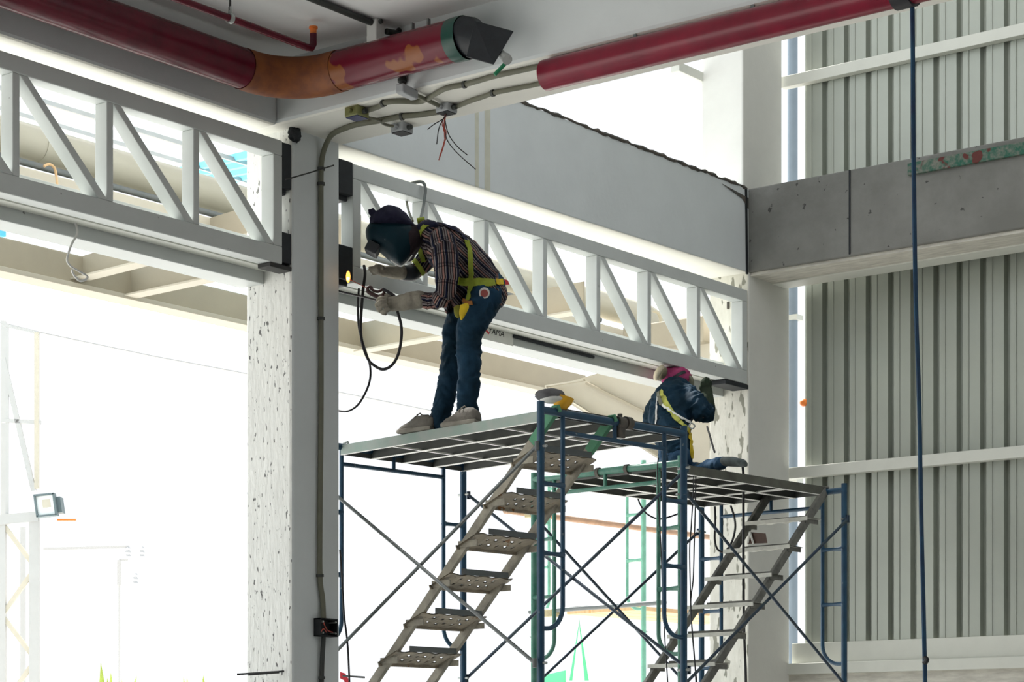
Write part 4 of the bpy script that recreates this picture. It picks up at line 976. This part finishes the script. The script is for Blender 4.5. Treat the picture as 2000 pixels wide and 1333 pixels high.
# head gear
mb = MB(); puff(mb, [(722,436),(714,450),(717,470),(727,484),(743,494),(760,509),(774,518),(784,521),(796,512),(807,498),(814,480),(815,460),(808,443),(790,436),(755,434)], 12.64, .115, 11, .45)
mk_ = fuse(mb, 'welding_mask', maskm, w1, .008, 3); mk_['label'] = 'dark teal welding mask'
mb = MB(); c = at(728,487,D=12.60); dx = (RT*.80-UP*.42); dy = (UP*.80+RT*.42); n_ = Vector(dx)
MB().obox(c, dx.normalized()*.036, dy.normalized()*.030, FW*.066).build('window_frame', M['black'], mk_, bevel=.006)
MB().obox(c-dx.normalized()*.031-UP*.002, dx.normalized()*.002, dy.normalized()*.02, FW*.05).build('dark_lens', mat('dark lens',(.01,.02,.02),.08), mk_)
rimp = smooth_path([at(x,y,D=12.535) for x,y in ((762,508),(774,516.5),(784,520),(795,512),(805,499))],5)
MB().tube(rimp,.0035,6).build('mask_rim', M['boxwhite'], mk_, smooth=True)
MB().tube([at(754,468,D=12.53),at(754,468,D=12.55)],.008,10).build('hinge_knob', M['boxgrey'], mk_, smooth=True)
mb = MB(); puff(mb, [(722,442),(723,430),(731,417),(745,407),(762,403),(778,407),(790,416),(801,428),(812,441),(806,447),(762,446),(735,445)], 12.64, .105, 11, .45)
mb.ell(at(723,415,D=12.62), RT*.016, FW*.016, UP*.018); mb.ell(at(729,411,D=12.6), RT*.012, FW*.014, UP*.012)
fuse(mb, 'cap', capm, w1, .008, 3, wrinkle=.008, wscale=(24,24,24))
mb = MB(); puff(mb, [(778,440),(800,436),(822,446),(830,462),(820,484),(808,505),(794,512),(780,496),(774,465)], 12.66, .105, 11, .5)
fuse(mb, 'neck_cloth', hoodm, w1, .009, 4, wrinkle=.008, wscale=(24,24,12))
# harness
bv = bvh_of([sh, jn])
hs = empty('safety_harness', w1.location, '', ''); 
for k_ in ('label','category'): del hs[k_]
hs.location = (0,0,0); hs.parent = w1
def hstrap(pts, wpx, m, nm='strap', lift=.006): return strap(bv, pts, wpx, m, nm, hs, lift)
hstrap([(852,439),(838,440),(828,446),(822,458),(820,476),(823,496),(827,514)], 9, web, lift=.009)
hstrap([(856,437),(880,446),(899,458),(911,473)], 7, capm)
hstrap([(910,470),(916,488),(919,512),(921,540),(919,565),(915,588)], 10, web)
hstrap([(893,549),(915,551),(940,551),(966,553)], 15, web, 'waist_belt')
hstrap([(968,551),(976,552),(981,551)], 12, yel, 'waist_belt')
hstrap([(906,588),(915,592),(924,592)], 8, mat('orange buckle',(.40,.16,.04),.6), 'buckle')
hstrap([(808,508),(818,520),(826,535),(832,552),(838,565)], 9, web, 'chest_strap')
mb = MB(); mb.ell(at(838,548,D=12.62), RT*.022, FW*.025, UP*.03, 14, 8, noise=.3, seed=5); mb.ell(at(826,540,D=12.66), RT*.018, FW*.02, UP*.03, 14, 8, noise=.3)
mb.bm.free()
mb = MB(); puff(mb, [(899,596),(912,592),(916,600),(910,614),(901,626),(897,612)], 12.50, .012)
mb.build('yellow_rag', yel, w1, smooth='all')
mb = MB(); puff(mb, [(886,600),(897,596),(902,610),(896,622),(888,616)], 12.6, .012)
mb.build('yellow_rag', mat('olive rag',(.25,.24,.03),.8), w1, smooth='all')
mb = MB()
h = bv.ray_cast(CAM, ray(946,572).normalized()); c = h[0]; nn = h[1] if h[1].dot(FW) < 0 else -h[1]; s_ = UP.cross(nn).normalized(); u_ = nn.cross(s_)
MB().tube([c+nn*.001,c+nn*.016],.031,20).build('pocket_badge', M['boxwhite'], w1)
MB().tube([c+nn*.016,c+nn*.0175],.022,20).tube([c+nn*.0175,c+nn*.018],.012,16).build('badge_print', mat('red print',(.35,.09,.08),.6), w1)
# red tag behind the belt
MB().prism([at(985,545,D=12.9),at(992,548,D=12.9),at(995,556,D=12.9),at(987,556,D=12.9)], FW*.01).build('red_tag', M['redplast'], w1)
# lanyard hooks over the truss chord
def dX(px,py,x): return (at(px,py,X=x)-CAM).dot(FW)
ly = empty('safety_lanyard', at(822,428,D=12.7), 'grey steel hook and lanyard hung over the truss top chord above the bending welder', 'lanyard')
p0 = at(830,366,X=.03)
MB().tube(smooth_path([Vector((-.12,p0.y-.02,ZT+.004)), Vector((-.05,p0.y-.01,ZT+.022)), Vector((.012,p0.y,ZT+.016)), Vector((.034,p0.y,ZT-.03)), at(829,389,X=.04), at(826,408,X=.10), at(821,430,D=12.74)],8), .0095, 10).build('hook', M['brace'], ly, smooth=True)
MB().tube(smooth_path([at(793,388,X=-.12), at(796,404,X=-.05), at(800,418,D=12.9), at(806,432,D=12.74)],8), .008, 8).build('lanyard_rope', M['conduit'], ly, smooth=True)
MB().tube([at(815,433,D=12.72),at(830,430,D=12.72)], .02, 10).build('back_ring', web, ly, smooth=True)
# electrode holder, rod and cables
eh = empty('electrode_holder', at(735,570,D=12.55), 'brown electrode holder with a thin welding rod in the bending welder\'s glove', 'welding tool')
hm = mat('brown holder',(.055,.022,.022),.5,var=.3,scale=20)
MB().tube(smooth_path([at(x,y,D=12.55) for x,y in ((752,592),(742,583),(731,577),(722,572),(717,567))],6), [.013]*24+[.011], 10).build('holder_jaw', hm, eh, smooth=True)
MB().tube(smooth_path([at(x,y,D=12.55) for x,y in ((722,560),(728,567),(738,570),(748,566),(750,572),(746,580))],6), .0085, 10).tube(smooth_path([at(x,y,D=12.55) for x,y in ((717,568),(720,561),(728,563))],5),.009,10).build('holder_lever', hm, eh, smooth=True)
MB().tube([at(721,566,D=12.55),at(703,556,D=12.57),at(683,546,D=12.60)], .0022, 6).build('welding_rod', M['wire_r'], eh, smooth=True)
glow = bpy.data.materials.new('weld arc'); glow.use_nodes = True; nd = glow.node_tree.nodes['Principled BSDF']; nd.inputs['Base Color'].default_value = (1,.5,.1,1); nd.inputs['Emission Color'].default_value = (1,.42,.08,1); nd.inputs['Emission Strength'].default_value = 5
glow2 = bpy.data.materials.new('weld core'); glow2.use_nodes = True; nd = glow2.node_tree.nodes['Principled BSDF']; nd.inputs['Emission Color'].default_value = (1,.88,.6,1); nd.inputs['Emission Strength'].default_value = 18
wf = empty('weld_flame', at(680,550,D=12.6), 'glowing orange weld where the truss meets the near pillar', 'weld')
c = at(680,541,D=12.60)
MB().ell(c, RT*.013, FW*.013, UP*.035, 14, 10).build('flame', glow, wf, smooth='all'); MB().ell(c-UP*.012, RT*.009, FW*.02, UP*.011, 12, 8).build('arc_core', glow2, wf, smooth='all')
for k,(x,y) in enumerate(((674,527),(683,524),(681,570),(745,553),(741,548),(700,560))):
    pass
def cable(pts, r, label, m='cable'):
    return tag(MB().tube(smooth_path([at(x,y,D=d) for x,y,d in pts],8), r, 8).build('welding_cable', M[m], smooth=True), label, 'cable')
cable([(748,565,12.55),(760,572,12.53),(772,582,12.53),(776,608,12.53),(783,633,12.55),(784,659,12.56),(778,692,12.58),(765,714,12.6),(747,722,12.62),(729,713,12.64),(719,702,12.66),(710,679,12.68),(705,653,12.7),(705,620,12.72),(709,569,12.76),(713,536,12.8),(711,519,12.82)], .0088, 'black welding cable looping down from the welder\'s glove and up to the truss')
cable([(701,564,12.84),(699,602,12.82),(702,646,12.8),(716,692,12.78),(723,717,12.78),(722,745,12.78),(711,773,12.8),(696,794,12.82),(676,804,12.84),(655,801,12.9)], .0065, 'thin dark cable swinging below the weld towards the near pillar')
cable([(640,562,12.95),(664,570,12.8),(700,578,12.7),(735,587,12.57)], .0065, 'straight black cable from behind the near pillar to the welder\'s fingers')
# ---- kneeling worker seen from behind, head under the truss
D2 = 15.05
mbT = MB()
torso2 = [(1322,885,14.85,30,.14),(1314,858,14.95,33,.14),(1308,826,15.12,41,.16),(1312,795,15.25,45,.17),(1320,772,15.38,36,.15),(1318,758,15.45,20,.09)]
r_arm = [(1344,774,15.2,23,.085),(1360,792,15.08,23,.085),(1374,811,15.02,20,.075),(1382,812,15.05,16,.06),(1385,796,15.15,13,.05)]
l_arm = [(1292,782,15.4,21,.08),(1278,804,15.42,19,.075),(1272,824,15.45,16,.065),(1284,836,15.65,12,.05)]
leg_r = [(1326,893,14.82,26,.12),(1326,915,15.0,24,.10),(1322,936,15.2,18,.08),(1350,934,14.95,15,.07),(1385,912,14.5,13,.06),(1412,903,14.25,11,.05)]
leg_l = [(1310,893,15.0,25,.12),(1306,915,15.2,22,.10),(1300,930,15.4,18,.08),(1325,930,15.2,15,.07),(1360,915,14.9,13,.06)]
mb = MB()
for ch in (torso2, r_arm, l_arm, leg_r, leg_l): limb(mb, slim(ch,.70))
mb.ell(at(1318,741,D=15.54), RT*.06, FW*.08, UP*.062); limb(mb, [(1318,762,15.42,12,.05),(1318,748,15.5,13,.05)])
limb(mb, [(1385,796,15.13,9,.035),(1384,775,15.18,9,.03)]); limb(mb, [(1284,836,15.65,9,.03),(1300,832,15.7,9,.03)])
w2 = fuse(mb, 'person', skin, None, .014)
tag(w2, 'person in navy jacket and pink scarf kneeling on the second platform, head under the truss', 'person')
mb = MB()
for ch in (torso2[:-1], r_arm, l_arm): limb(mb, ch)
jk = fuse(mb, 'work_jacket', navyj, w2, .010, 3, wrinkle=.018, wscale=(14,14,20))
mb = MB(); limb(mb, leg_r); limb(mb, leg_l); limb(mb, [(1318,878,14.9,32,.15),(1320,898,14.9,32,.15)])
jn2 = fuse(mb, 'jeans', jeans2, w2, .011, 4, wrinkle=.012)
# his boots lie behind him
for a, b in (((1416,902,14.22),(1452,905,14.02)), ((1366,914,14.85),(1392,912,14.7))):
    mb = MB(); limb(mb, [(a[0],a[1],a[2],9,.045),((a[0]+b[0])/2,(a[1]+b[1])/2-1,(a[2]+b[2])/2,9,.048),(b[0],b[1],b[2],7,.042)])
    fuse(mb, 'boot', mat('grey boot',(.10,.12,.12),.8,var=.4,scale=20), w2, .008, 3)
# pink scarf, hat brim, glove
pink = mat('pink scarf',(.42,.055,.16),.85,scale=12,col2=(.30,.035,.13),bump=.5,bscale=16)
mb = MB(); puff(mb, [(1291,742),(1294,726),(1304,719),(1325,718),(1342,722),(1350,732),(1350,746),(1338,752),(1318,752),(1306,760),(1292,766),(1284,764),(1292,754)], 15.53, .10, 11, .45)
sc2 = fuse(mb, 'head_scarf', pink, w2, .008, 3, wrinkle=.012, wscale=(22,22,40))
bvs = bvh_of([sc2])
strap(bvs, [(1288,758),(1298,748),(1312,740),(1330,730),(1338,727)], 6, M['black'], 'head_strap', w2, .002)
cream = mat('cream hat cloth',(.70,.62,.46),.85,var=.1,scale=10)
mb = MB(); c = at(1291,729,D=15.40)
for t in range(5):
    pass
a1_ = (UP*.9+RT*.55).normalized(); a2_ = (FW*.95+RT*.2).normalized(); a3_ = a1_.cross(a2_).normalized()
MB().ell(c-RT*.012, a1_*.062, a2_*.075, a3_*.03, 20, 10).build('hat_brim', cream, w2, smooth='all')
MB().ell(c+RT*.012-UP*.006, a1_*.048, a2_*.06, a3_*.026, 20, 10).build('hat_inside', mat('hat lining',(.22,.19,.12),.9), w2, smooth='all')
mb = MB(); puff(mb, [(1345,733),(1352,736),(1356,748),(1353,757),(1345,755)], 15.5, .05); fuse(mb, 'mask_edge', mat('olive mask',(.17,.17,.12),.7), w2, .007, 2)
mb = MB()
hand(mb, [(1384,800,15.13,14,.052),(1381,785,15.15,14,.05),(1380,772,15.18,13,.045)], [(1380,768,15.18,12.5,.04),(1379,757,15.21,11,.034)],
     [[(1372,757,15.17),(1371,748,15.16),(1374,741,15.18)], [(1377,755,15.16),(1377,745,15.15),(1379,738,15.18)], [(1382,755,15.16),(1383,746,15.16),(1384,740,15.19)], [(1386,758,15.18),(1388,750,15.19),(1387,745,15.21)]],
     [(1371,765,15.17),(1368,757,15.18),(1370,750,15.20)], .011)
fuse(mb, 'work_glove', greeng, w2, .006, 3)['label'] = 'dark green glove raised to the truss'
bv2 = bvh_of([jk, jn2])
hs2 = bpy.data.objects.new('safety_harness', None); COL.objects.link(hs2); hs2.parent = w2
strap(bv2, [(1290,766),(1296,778),(1306,798),(1320,818),(1334,832),(1343,840)], 11, mat('pale yellow webbing',(.55,.56,.12),.75,var=.2,scale=20), 'strap', hs2, .006)
strap(bv2, [(1286,772),(1284,790),(1283,812),(1282,834)], 4, M['boxwhite'], 'strap', hs2, .006)
strap(bv2, [(1294,790),(1310,806),(1330,818),(1352,828)], 5, M['lip'], 'lanyard_web', hs2, .01)
strap(bv2, [(1343,838),(1347,856),(1349,875),(1350,896)], 13, yel, 'leg_strap', hs2, .006)
strap(bv2, [(1288,768),(1290,782),(1294,792)], 8, M['conduit'], 'back_pad', hs2, .012)
MB().tube(smooth_path([at(x,y,D=14.75) for x,y in ((1350,826),(1357,832),(1352,838),(1346,833),(1350,826))],5), .005, 8).build('snap_hook', M['galv'], hs2, smooth=True)
# his welding stick cable
cable([(1381,834,14.85),(1386,850,14.8),(1391,868,14.75),(1396,884,14.7)], .007, 'black cable running down from the kneeling worker\'s elbow to the planks')
S.render.film_transparent = False
